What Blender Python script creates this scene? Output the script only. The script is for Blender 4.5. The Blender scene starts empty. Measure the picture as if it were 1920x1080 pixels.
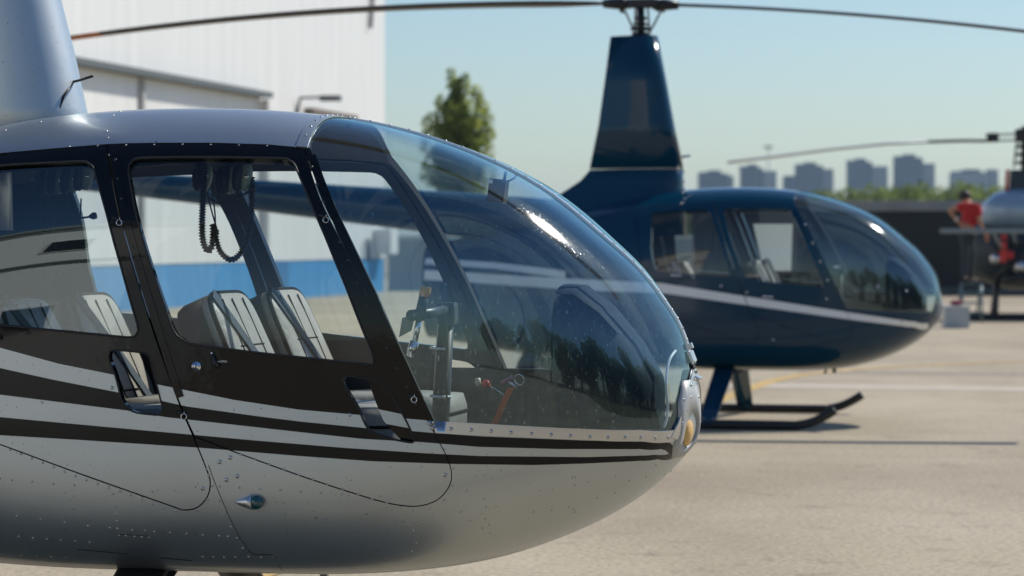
import bpy, bmesh, math, random
import numpy as np
from mathutils import Vector, Matrix, geometry, noise

random.seed(7)
PI = math.pi
SC = bpy.context.scene
COL = SC.collection

# ------------------------------------------------------------------ camera
CAM_H = 1.47
F_PX, HOR = 5300.0, 449.0          # focal length and horizon row, in pixels of a 1920 x 1080 frame
PITCH = math.atan((540 - HOR) / F_PX)
cam = bpy.data.cameras.new("camera")
cam.sensor_width = 36.0
cam.lens = F_PX / 1920 * 36.0
cam.clip_start, cam.clip_end = 0.1, 8000
cam.dof.use_dof = True
cam.dof.focus_distance = 8.75
cam.dof.aperture_fstop = 4.6
CAM = bpy.data.objects.new("camera", cam)
COL.objects.link(CAM)
CAM.location = (0, 0, CAM_H)
CAM.rotation_euler = (PI / 2 - PITCH, 0, 0)
SC.camera = CAM

# ------------------------------------------------------------------ sky and sun
SUN_EL, SUN_AZ = math.radians(45.0), math.radians(56.0)   # azimuth clockwise from +Y
W = bpy.data.worlds.new("World")
SC.world = W
W.use_nodes = True
nt = W.node_tree
bg = nt.nodes["Background"]
sky = nt.nodes.new("ShaderNodeTexSky")
sky.sky_type = 'NISHITA'
sky.sun_disc = False
sky.sun_elevation = SUN_EL
sky.sun_rotation = SUN_AZ
sky.altitude = 100
sky.air_density = 1.0
sky.dust_density = 0.5
sky.ozone_density = 0.8
hsv = nt.nodes.new("ShaderNodeHueSaturation")
hsv.inputs["Saturation"].default_value = 1.12
tint = nt.nodes.new("ShaderNodeMixRGB")
tint.blend_type = 'MULTIPLY'
tint.inputs[0].default_value = 1.0
tint.inputs[2].default_value = (0.85, 0.955, 1.08, 1)
nt.links.new(sky.outputs[0], hsv.inputs["Color"])
nt.links.new(hsv.outputs[0], tint.inputs[1])
nt.links.new(tint.outputs[0], bg.inputs[0])
bg.inputs[1].default_value = 0.098
sl = bpy.data.lights.new("sun", 'SUN')
sl.energy = 4.5
sl.angle = math.radians(0.53)
sl.color = (1.0, 0.93, 0.82)
SUN = bpy.data.objects.new("sun", sl)
COL.objects.link(SUN)
sd = Vector((math.sin(SUN_AZ) * math.cos(SUN_EL), math.cos(SUN_AZ) * math.cos(SUN_EL), math.sin(SUN_EL)))
SUN.rotation_euler = sd.to_track_quat('Z', 'Y').to_euler()
SUN.location = (30, 20, 40)
vs = SC.view_settings
vs.view_transform = 'Standard'
vs.look = 'None'
vs.exposure = 0.05
vs.gamma = 1.0
SC.cycles.transparent_max_bounces = 24
SC.cycles.max_bounces = 10
SC.cycles.glossy_bounces = 6
SC.cycles.sample_clamp_indirect = 8.0
SC.cycles.sample_clamp_direct = 60.0
SC.cycles.caustics_reflective = False

# ------------------------------------------------------------------ materials
def new_mat(name):
    m = bpy.data.materials.new(name)
    m.use_nodes = True
    return m, m.node_tree, m.node_tree.nodes["Principled BSDF"]

def mat(name, col, rough=0.5, metal=0.0, coat=0.0, var=0.0, scale=8.0, bump=0.0, bscale=60.0, spec=0.5, coat_rough=0.03, alpha=1.0, emit=None):
    m, t, p = new_mat(name)
    p.inputs["Base Color"].default_value = (*col, 1)
    p.inputs["Roughness"].default_value = rough
    p.inputs["Metallic"].default_value = metal
    p.inputs["Coat Weight"].default_value = coat
    p.inputs["Coat Roughness"].default_value = coat_rough
    p.inputs["Specular IOR Level"].default_value = spec
    if var or bump:
        tc = t.nodes.new("ShaderNodeTexCoord")
    if var:
        n = t.nodes.new("ShaderNodeTexNoise")
        n.inputs["Scale"].default_value = scale
        n.inputs["Detail"].default_value = 5
        t.links.new(tc.outputs["Object"], n.inputs["Vector"])
        r = t.nodes.new("ShaderNodeMapRange")
        r.inputs["From Min"].default_value, r.inputs["From Max"].default_value = 0.25, 0.75
        r.inputs["To Min"].default_value, r.inputs["To Max"].default_value = 1 - var, 1 + var
        t.links.new(n.outputs[0], r.inputs[0])
        mx = t.nodes.new("ShaderNodeVectorMath")
        mx.operation = 'SCALE'
        mx.inputs[0].default_value = col
        t.links.new(r.outputs[0], mx.inputs["Scale"])
        t.links.new(mx.outputs[0], p.inputs["Base Color"])
    if bump:
        n2 = t.nodes.new("ShaderNodeTexNoise")
        n2.inputs["Scale"].default_value = bscale
        n2.inputs["Detail"].default_value = 4
        t.links.new(tc.outputs["Object"], n2.inputs["Vector"])
        b = t.nodes.new("ShaderNodeBump")
        b.inputs["Strength"].default_value = bump
        b.inputs["Distance"].default_value = 0.01
        t.links.new(n2.outputs[0], b.inputs["Height"])
        t.links.new(b.outputs[0], p.inputs["Normal"])
    if emit:
        p.inputs["Emission Color"].default_value = (*emit[0], 1)
        p.inputs["Emission Strength"].default_value = emit[1]
    return m

def glass_mat(name, tint, f0=0.06, scratch=0.0, refl=(1, 1, 1)):
    """thin sheet: tinted transparency plus a Fresnel mirror, with fine scratches that catch the sun"""
    m, t, p = new_mat(name)
    t.nodes.remove(p)
    out = t.nodes["Material Output"]
    tr = t.nodes.new("ShaderNodeBsdfTransparent")
    tr.inputs[0].default_value = (*tint, 1)
    gl = t.nodes.new("ShaderNodeBsdfGlossy")
    gl.inputs["Roughness"].default_value = 0.0
    gl.inputs[0].default_value = (*refl, 1)
    lw = t.nodes.new("ShaderNodeLayerWeight")
    lw.inputs["Blend"].default_value = 0.5
    pw = t.nodes.new("ShaderNodeMath"); pw.operation = 'POWER'
    pw.inputs[1].default_value = 5.0
    t.links.new(lw.outputs["Facing"], pw.inputs[0])
    ma = t.nodes.new("ShaderNodeMath"); ma.operation = 'MULTIPLY_ADD'
    ma.inputs[1].default_value = 0.9 - f0
    ma.inputs[2].default_value = f0
    t.links.new(pw.outputs[0], ma.inputs[0])
    mx = t.nodes.new("ShaderNodeMixShader")
    t.links.new(ma.outputs[0], mx.inputs[0])
    t.links.new(tr.outputs[0], mx.inputs[1])
    t.links.new(gl.outputs[0], mx.inputs[2])
    last = mx
    if scratch:
        tc = t.nodes.new("ShaderNodeTexCoord")
        def lobe(prev, rough, w0, w1, nscale, bump_s, lo=0.45, hi=0.72):
            g2 = t.nodes.new("ShaderNodeBsdfGlossy")
            g2.inputs["Roughness"].default_value = rough
            g2.distribution = 'BECKMANN'
            g2.inputs[0].default_value = (0.93, 0.97, 1.0, 1)
            n = t.nodes.new("ShaderNodeTexNoise")
            n.inputs["Scale"].default_value = nscale
            n.inputs["Detail"].default_value = 3
            mp = t.nodes.new("ShaderNodeMapping")
            mp.inputs["Rotation"].default_value = (0.3, 0.8, 0.2)
            mp.inputs["Scale"].default_value = (1, 1, 0.35)
            t.links.new(tc.outputs["Object"], mp.inputs[0])
            t.links.new(mp.outputs[0], n.inputs["Vector"])
            if bump_s:
                bump = t.nodes.new("ShaderNodeBump")
                bump.inputs["Strength"].default_value = bump_s
                bump.inputs["Distance"].default_value = 0.002
                t.links.new(n.outputs[0], bump.inputs["Height"])
                t.links.new(bump.outputs[0], g2.inputs["Normal"])
            mr = t.nodes.new("ShaderNodeMapRange")
            mr.inputs["From Min"].default_value, mr.inputs["From Max"].default_value = lo, hi
            mr.inputs["To Min"].default_value, mr.inputs["To Max"].default_value = w0, w1
            t.links.new(n.outputs[0], mr.inputs[0])
            m2 = t.nodes.new("ShaderNodeMixShader")
            t.links.new(mr.outputs[0], m2.inputs[0])
            t.links.new(prev.outputs[0], m2.inputs[1])
            t.links.new(g2.outputs[0], m2.inputs[2])
            return m2
        last = lobe(last, 0.185, scratch * 1.2, scratch * 2.0, 60, 0)
        last = lobe(last, 0.30, scratch * 0.04, scratch * 0.10, 25, 0)
        last = lobe(last, 0.25, 0.0, 0.34, 190, 0, 0.655, 0.72)
    t.links.new(last.outputs[0], out.inputs[0])
    return m

M = {}
M['silver'] = mat('silver_paint', (0.47, 0.52, 0.55), 0.45, 0.95, 0.35, var=0.03, scale=5, bump=0.20, bscale=4.5)
_t = M['silver'].node_tree
_p = _t.nodes["Principled BSDF"]
_src = _p.inputs["Base Color"].links[0].from_socket
_n = _t.nodes.new("ShaderNodeTexNoise"); _n.inputs["Scale"].default_value = 95.0; _n.inputs["Detail"].default_value = 2
_tc = _t.nodes.new("ShaderNodeTexCoord"); _t.links.new(_tc.outputs["Object"], _n.inputs["Vector"])
_r = _t.nodes.new("ShaderNodeMapRange")
_r.inputs["From Min"].default_value, _r.inputs["From Max"].default_value = 0.70, 0.76
_r.inputs["To Min"].default_value, _r.inputs["To Max"].default_value = 1.0, 0.35
_t.links.new(_n.outputs[0], _r.inputs[0])
_m = _t.nodes.new("ShaderNodeVectorMath"); _m.operation = 'SCALE'
_t.links.new(_src, _m.inputs[0]); _t.links.new(_r.outputs[0], _m.inputs["Scale"]); _t.links.new(_m.outputs[0], _p.inputs["Base Color"])
M['stripe_silver'] = mat('light_silver_paint', (0.62, 0.64, 0.67), 0.32, 0.55, 0.35)
M['black_gloss'] = mat('black_gloss_paint', (0.004, 0.005, 0.006), 0.06, 0.0, 0.0, spec=0.30, bump=0.16, bscale=4.5)
M['charcoal'] = mat('charcoal_stripe', (0.010, 0.011, 0.012), 0.16, 0.0, 0.0, spec=0.22, bump=0.12, bscale=4.5)
M['navy'] = mat('navy_paint', (0.0007, 0.038, 0.080), 0.12, 0.0, 0.22, spec=0.28, bump=0.10, bscale=4.0)
M['white_stripe'] = mat('white_stripe_paint', (0.86, 0.88, 0.88), 0.3, 0.0, 0.3)
M['trim'] = mat('interior_trim', (0.035, 0.038, 0.042), 0.55, var=0.1)
M['headliner'] = mat('headliner', (0.15, 0.135, 0.125), 0.8, var=0.08)
M['rubber'] = mat('rubber', (0.012, 0.012, 0.013), 0.5)
M['gap'] = mat('panel_gap', (0.01, 0.01, 0.01), 0.8)
M['alu'] = mat('aluminium', (0.60, 0.61, 0.62), 0.28, 0.9, bump=0.03, bscale=40)
M['screw'] = mat('screw_steel', (0.45, 0.46, 0.47), 0.25, 0.9)
M['rivet'] = mat('painted_rivet', (0.48, 0.48, 0.49), 0.25, 0.7, 0.3)
M['black_rivet'] = mat('black_rivet', (0.01, 0.01, 0.011), 0.25, 0.0, 0.5)
M['chrome'] = mat('chrome', (0.75, 0.75, 0.75), 0.12, 1.0)
M['dark_metal'] = mat('dark_metal', (0.02, 0.021, 0.023), 0.38, 0.3)
M['blade'] = mat('blade_black', (0.008, 0.008, 0.009), 0.45)
M['blade_tip'] = mat('blade_tip_orange', (0.45, 0.12, 0.02), 0.45)
M['shadow_belt'] = mat('shadow_belt_blue', (0.05, 0.075, 0.10), 0.8)
M['seat_shell'] = mat('seat_shell', (0.012, 0.013, 0.015), 0.6)
M['leather'] = mat('grey_leather', (0.37, 0.35, 0.31), 0.5, var=0.10, scale=14, bump=0.45, bscale=22)
M['tan'] = mat('tan_leather', (0.42, 0.37, 0.28), 0.5, var=0.07, scale=14, bump=0.12, bscale=90)
M['piping'] = mat('dark_piping', (0.012, 0.013, 0.015), 0.8, spec=0.15)
M['plastic'] = mat('black_plastic', (0.012, 0.013, 0.014), 0.4)
M['console'] = mat('console_grey', (0.02, 0.035, 0.05), 0.7, spec=0.12)
M['yellow'] = mat('yellow_grip_cap', (0.75, 0.36, 0.02), 0.45)
M['orange'] = mat('orange_ribbon', (0.75, 0.10, 0.015), 0.7)
M['red'] = mat('red_cloth', (0.42, 0.012, 0.012), 0.8, var=0.1)
M['redpaint'] = mat('red_paint', (0.55, 0.03, 0.03), 0.4)
M['cream'] = mat('cream_knob', (0.75, 0.66, 0.48), 0.4)
M['paper'] = mat('paper', (0.86, 0.88, 0.88), 0.8)
M['headset'] = mat('headset_shell', (0.17, 0.25, 0.22), 0.4)
M['earpad'] = mat('earpad', (0.012, 0.013, 0.014), 0.6)
M['nav'] = mat('green_lens', (0.0, 0.06, 0.07), 0.05, 0.0, 1.0)
M['bulb'] = mat('lamp_glass', (0.72, 0.46, 0.16), 0.25, 0.0, 0.3, bump=0.3, bscale=120)
M['white_plastic'] = mat('white_tube', (0.75, 0.77, 0.78), 0.35)
M['glass_side'] = glass_mat('side_glass', (0.86, 0.91, 0.91), 0.055)
M['glass_rear'] = glass_mat('tinted_rear_glass', (0.76, 0.83, 0.84), 0.125, refl=(0.85, 0.97, 1.0))
M['glass_front'] = glass_mat('windshield_glass', (0.80, 0.89, 0.92), 0.085, scratch=0.03, refl=(0.62, 0.92, 1.0))
M['white_wall'] = None

# ------------------------------------------------------------------ object helpers
def link(o, parent=None):
    COL.objects.link(o)
    if parent is not None:
        o.parent = parent
    return o

def mesh_obj(name, verts, faces, mats, parent=None, fmat=None, smooth=False, normals=None):
    me = bpy.data.meshes.new(name)
    me.from_pydata([tuple(v) for v in verts], [], [tuple(f) for f in faces])
    for m in (mats if isinstance(mats, (list, tuple)) else [mats]):
        me.materials.append(m)
    if fmat is not None:
        me.polygons.foreach_set("material_index", list(fmat))
    if smooth:
        me.polygons.foreach_set("use_smooth", [True] * len(me.polygons))
    if normals is not None:
        me.normals_split_custom_set(normals)
    me.update()
    return link(bpy.data.objects.new(name, me), parent)

def empty(name, loc, rz=0.0):
    o = bpy.data.objects.new(name, None)
    o.location = loc
    o.rotation_euler = (0, 0, rz)
    o.empty_display_size = 0.2
    return link(o)

def tag(o, label, cat, group=None):
    o["label"] = label
    o["category"] = cat
    if group:
        o["group"] = group
    return o

def kind(o, k):
    o["kind"] = k
    return o

class MB:
    """collects shapes into one mesh"""
    def __init__(s):
        s.v, s.f, s.m, s.sm = [], [], [], []
    def add(s, v, f, m=0, smooth=False):
        b = len(s.v)
        s.v += [Vector(x) for x in v]
        for q in f:
            s.f.append(tuple(b + i for i in q)); s.m.append(m); s.sm.append(smooth)
        return s
    def box(s, c, d, rot=None, m=0, bev=0.0):
        bm = bmesh.new()
        bmesh.ops.create_cube(bm, size=1.0)
        for v in bm.verts:
            v.co = Vector((v.co.x * d[0], v.co.y * d[1], v.co.z * d[2]))
        if bev:
            bmesh.ops.bevel(bm, geom=list(bm.edges), offset=bev, segments=2, affect='EDGES', profile=0.7)
        R = rot if rot is not None else Matrix.Identity(3)
        bm.verts.index_update()
        vs_ = [R @ v.co + Vector(c) for v in bm.verts]
        fs = [[v.index for v in f.verts] for f in bm.faces]
        bm.free()
        return s.add(vs_, fs, m)
    def tube(s, pts, rad, n=10, m=0, cap=True, flat=None):
        pts = [Vector(p) for p in pts]
        if not isinstance(rad, (list, tuple)):
            rad = [rad] * len(pts)
        vs_, fs = [], []
        ref = None
        for i, p in enumerate(pts):
            t = (pts[min(i + 1, len(pts) - 1)] - pts[max(i - 1, 0)]).normalized()
            if ref is None:
                ref = t.orthogonal().normalized()
            ref = (ref - t * ref.dot(t)).normalized()
            b = t.cross(ref)
            for k in range(n):
                a = 2 * PI * k / n
                vs_.append(p + (ref * math.cos(a) + b * math.sin(a)) * rad[i])
        for i in range(len(pts) - 1):
            for k in range(n):
                k2 = (k + 1) % n
                fs.append((i * n + k, i * n + k2, (i + 1) * n + k2, (i + 1) * n + k))
        if cap:
            fs.append(tuple(range(n - 1, -1, -1)))
            fs.append(tuple((len(pts) - 1) * n + k for k in range(n)))
        return s.add(vs_, fs, m, True)
    def loft(s, rings, m=0, cap=True, smooth=True, closed=True):
        n = len(rings[0])
        vs_ = [p for r in rings for p in r]
        fs = []
        for i in range(len(rings) - 1):
            for k in range(n if closed else n - 1):
                k2 = (k + 1) % n
                fs.append((i * n + k, i * n + k2, (i + 1) * n + k2, (i + 1) * n + k))
        s.add(vs_, fs, m, smooth)
        if cap:
            b = len(s.v) - len(vs_)
            s.f.append(tuple(b + k for k in range(n - 1, -1, -1))); s.m.append(m); s.sm.append(False)
            s.f.append(tuple(b + (len(rings) - 1) * n + k for k in range(n))); s.m.append(m); s.sm.append(False)
        return s
    def dome(s, p, nrm, r, h=0.6, m=0, seg=8):
        nrm = Vector(nrm).normalized(); a = nrm.orthogonal().normalized(); b = nrm.cross(a)
        vs_, fs = [], []
        for j, (rr, hh) in enumerate(((1, 0), (0.82, 0.6), (0.4, 0.95))):
            for k in range(seg):
                t = 2 * PI * k / seg
                vs_.append(Vector(p) + (a * math.cos(t) + b * math.sin(t)) * r * rr + nrm * r * h * hh)
        for j in range(2):
            for k in range(seg):
                k2 = (k + 1) % seg
                fs.append((j * seg + k, j * seg + k2, (j + 1) * seg + k2, (j + 1) * seg + k))
        fs.append(tuple(2 * seg + k for k in range(seg)))
        return s.add(vs_, fs, m, True)
    def ball(s, c, r, m=0, seg=12, ring=8, sc=(1, 1, 1), rot=None):
        R = rot if rot is not None else Matrix.Identity(3)
        rings = []
        for j in range(1, ring):
            t = PI * j / ring
            rings.append([Vector(c) + R @ Vector((r * sc[0] * math.sin(t) * math.cos(2 * PI * k / seg), r * sc[1] * math.sin(t) * math.sin(2 * PI * k / seg), -r * sc[2] * math.cos(t))) for k in range(seg)])
        return s.loft(rings, m)
    def torus(s, c, nrm, R, r, m=0, n=16, k=6, arc=1.0):
        nrm = Vector(nrm).normalized(); a = nrm.orthogonal().normalized(); b = nrm.cross(a)
        pts = [Vector(c) + (a * math.cos(2 * PI * arc * i / n) + b * math.sin(2 * PI * arc * i / n)) * R for i in range(n + 1)]
        return s.tube(pts, r, k, m, cap=arc < 1)
    def build(s, name, mats, parent=None):
        o = mesh_obj(name, s.v, s.f, mats, parent, s.m)
        o.data.polygons.foreach_set("use_smooth", s.sm)
        return o

def fuse(o, into):
    """surface pattern (rivets) becomes part of the mesh it sits on"""
    bpy.context.view_layer.update()
    with bpy.context.temp_override(active_object=into, object=into, selected_objects=[into, o], selected_editable_objects=[into, o]):
        bpy.ops.object.join()

def rotm(x=0, y=0, z=0):
    return Matrix.Rotation(z, 3, 'Z') @ Matrix.Rotation(y, 3, 'Y') @ Matrix.Rotation(x, 3, 'X')

def bez(pts, n=8):
    """Catmull-Rom through points"""
    P = [Vector(p) for p in pts]
    out = []
    for i in range(len(P) - 1):
        p0, p1, p2, p3 = P[max(i - 1, 0)], P[i], P[i + 1], P[min(i + 2, len(P) - 1)]
        for k in range(n):
            t = k / n
            out.append(0.5 * (2 * p1 + (p2 - p0) * t + (2 * p0 - 5 * p1 + 4 * p2 - p3) * t * t + (3 * p1 - p0 - 3 * p2 + p3) * t ** 3))
    out.append(P[-1])
    return out

# ------------------------------------------------------------------ helicopter hull: a smooth surface in body axes
# x forward, y to the left, z up; origin on the ground below the nose tip.  u = metres aft of the nose, s = sqrt(u)
_T = np.array([
    # u    top    bottom  half-w  widest-z n_top n_bot
    [0.00, 0.920, 0.920, 0.000, 0.920, 2.1, 2.1],
    [0.02, 1.075, 0.830, 0.125, 0.922, 2.1, 2.1],
    [0.05, 1.178, 0.792, 0.205, 0.922, 2.2, 2.1],
    [0.10, 1.265, 0.738, 0.290, 0.922, 2.4, 2.15],
    [0.20, 1.390, 0.655, 0.395, 0.924, 2.95, 2.25],
    [0.30, 1.478, 0.594, 0.465, 0.928, 3.35, 2.35],
    [0.45, 1.600, 0.526, 0.535, 0.935, 3.7, 2.5],
    [0.65, 1.715, 0.464, 0.592, 0.942, 3.85, 2.7],
    [0.85, 1.792, 0.434, 0.622, 0.948, 3.8, 3.15],
    [1.10, 1.853, 0.420, 0.640, 0.948, 3.6, 3.5],
    [1.50, 1.888, 0.420, 0.645, 0.950, 3.4, 3.8],
    [2.00, 1.876, 0.422, 0.645, 0.955, 3.15, 3.8],
    [2.44, 1.815, 0.432, 0.620, 0.980, 2.7, 3.0],
    [3.00, 1.690, 0.470, 0.520, 1.030, 2.5, 2.8],
    [3.60, 1.550, 0.560, 0.380, 1.080, 2.4, 2.5],
    [4.20, 1.440, 0.660, 0.270, 1.090, 2.4, 2.4],
])

def _natural(x, y):
    n = len(x); h = np.diff(x)
    A = np.zeros((n, n)); r = np.zeros(n)
    A[0, 0] = A[-1, -1] = 1
    for i in range(1, n - 1):
        A[i, i - 1], A[i, i], A[i, i + 1] = h[i - 1], 2 * (h[i - 1] + h[i]), h[i]
        r[i] = 6 * ((y[i + 1] - y[i]) / h[i] - (y[i] - y[i - 1]) / h[i - 1])
    return np.linalg.solve(A, r)

_S = np.sqrt(_T[:, 0])
_D2 = [None] + [_natural(_S, _T[:, k]) for k in range(1, 7)]

def prof(s):
    """top, bottom, half width, widest z, n_top, n_bot at s (array)"""
    s = np.clip(np.asarray(s, float), 0, _S[-1])
    i = np.clip(np.searchsorted(_S, s, side='right') - 1, 0, len(_S) - 2)
    h = _S[i + 1] - _S[i]
    a, b = (_S[i + 1] - s) / h, (s - _S[i]) / h
    out = []
    for k in range(1, 7):
        y, d = _T[:, k], _D2[k]
        out.append(a * y[i] + b * y[i + 1] + ((a ** 3 - a) * d[i] + (b ** 3 - b) * d[i + 1]) * h * h / 6)
    return out

def hull(s, p):
    """points on the right-hand side (y <= 0 for |p| <= pi/2)"""
    s = np.asarray(s, float); p = np.asarray(p, float)
    zt, zb, w, zw, n1, n2 = prof(s)
    up = np.sin(p) >= 0
    b = np.where(up, zt - zw, zw - zb); n = np.where(up, n1, n2)
    w = np.maximum(w, 1e-5); b = np.maximum(b, 1e-5)
    r = ((np.abs(np.cos(p)) / w) ** n + (np.abs(np.sin(p)) / b) ** n) ** (-1 / n)
    return np.stack([-s * s, -r * np.cos(p), zw + r * np.sin(p)], -1)

def hull_n(s, p):
    e = 2e-3
    s = np.asarray(s, float)
    a = hull(np.maximum(s + e, 0.01), p) - hull(np.maximum(s - e, 0.002), p)
    b = hull(s, np.asarray(p) + e) - hull(s, np.asarray(p) - e)
    n = np.cross(a, b)
    n /= np.maximum(np.linalg.norm(n, axis=-1, keepdims=True), 1e-12)
    c = hull(s, p); c[..., 1] = c[..., 1]
    zw = prof(s)[3]
    out = np.stack([np.zeros_like(s), c[..., 1], c[..., 2] - zw], -1)
    sg = np.sign((n * out).sum(-1, keepdims=True)); sg[sg == 0] = 1
    return n * sg

AS = 3.4                                # s is stretched by this so that the flat domain (a, p) is about isometric

def field(x, y, z):
    s = np.sqrt(np.maximum(-x, 0))
    zt, zb, w, zw, n1, n2 = prof(s)
    up = z >= zw
    b = np.where(up, zt - zw, zw - zb); n = np.where(up, n1, n2)
    return (np.abs(y) / np.maximum(w, 1e-5)) ** n + (np.abs(z - zw) / np.maximum(b, 1e-5)) ** n - 1

class Frame:
    """where a helicopter stands, and how a sight line from the camera meets its hull"""
    def __init__(s, loc, yaw):
        s.loc, s.yaw = Vector(loc), yaw
        s.R = Matrix.Rotation(-yaw, 3, 'Z')       # body -> world
        s.Ri = s.R.transposed()
    def ray(s, px, py):
        d = Vector(((px - 960) / F_PX, (540 - py) / F_PX, -1.0))
        d = (CAM.rotation_euler.to_matrix() @ d)
        o = s.Ri @ (CAM.location - s.loc)
        return o, (s.Ri @ d).normalized()
    def on(s, px, py):
        """(a, p) of the hull point seen at that place of the photograph"""
        o, d = s.ray(px, py)
        dist = -o.y / d.y
        t = np.linspace(dist - 1.2, dist + 0.4, 1600)
        P = np.array(o)[None] + np.array(d)[None] * t[:, None]
        f = np.where(P[:, 0] <= 0, field(P[:, 0], P[:, 1], P[:, 2]), 9)
        hit = np.nonzero(f < 0)[0]
        if len(hit):
            i = hit[0]
            lo, hi = t[i - 1], t[i]
            for _ in range(25):
                m = (lo + hi) / 2
                q = np.array(o) + np.array(d) * m
                if (field(q[0], q[1], q[2]) if q[0] <= 0 else 9) < 0: hi = m
                else: lo = m
            q = np.array(o) + np.array(d) * hi
        else:
            q = P[int(np.argmin(f))]
        sv = math.sqrt(max(-q[0], 1e-6))
        zw = float(prof(sv)[3])
        return (sv * AS, math.atan2(q[2] - zw, -q[1]))
    def at_y(s, px, py, y):
        """body point on the lengthwise plane y"""
        o, d = s.ray(px, py)
        return o + d * ((y - o.y) / d.y)

def inside(pts, poly):
    x, y = pts[:, 0], pts[:, 1]
    r = np.zeros(len(pts), bool)
    q = np.asarray(poly)
    j = len(q) - 1
    for i in range(len(q)):
        c = ((q[i, 1] > y) != (q[j, 1] > y))
        with np.errstate(divide='ignore', invalid='ignore'):
            xs = (q[j, 0] - q[i, 0]) * (y - q[i, 1]) / (q[j, 1] - q[i, 1]) + q[i, 0]
        r ^= c & (x < xs)
        j = i
    return r

def resample(poly, step, closed=True):
    out = []
    n = len(poly)
    for i in range(n if closed else n - 1):
        a, b = np.array(poly[i]), np.array(poly[(i + 1) % n])
        k = max(1, int(np.linalg.norm(b - a) / step))
        out += [tuple(a + (b - a) * j / k) for j in range(k)]
    if not closed:
        out.append(tuple(poly[-1]))
    return out

def chaikin(poly, it=2, w=0.25, closed=True):
    for _ in range(it):
        o = []
        n = len(poly)
        for i in range(n if closed else n - 1):
            a, b = np.array(poly[i]), np.array(poly[(i + 1) % n])
            o += [tuple(a + (b - a) * w), tuple(b - (b - a) * w)]
        if not closed:
            o = [tuple(poly[0])] + o + [tuple(poly[-1])]
        poly = o
    return poly

def inset(poly, d):
    """move a closed outline inwards by d (negative: outwards)"""
    q = np.array(poly)
    area = 0.5 * np.sum(q[:, 0] * np.roll(q[:, 1], -1) - np.roll(q[:, 0], -1) * q[:, 1])
    t = np.roll(q, -1, 0) - np.roll(q, 1, 0)
    n = np.stack([-t[:, 1], t[:, 0]], 1)
    n /= np.maximum(np.linalg.norm(n, axis=1, keepdims=True), 1e-9)
    return [tuple(v) for v in q + n * d * (1 if area > 0 else -1)]

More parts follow.
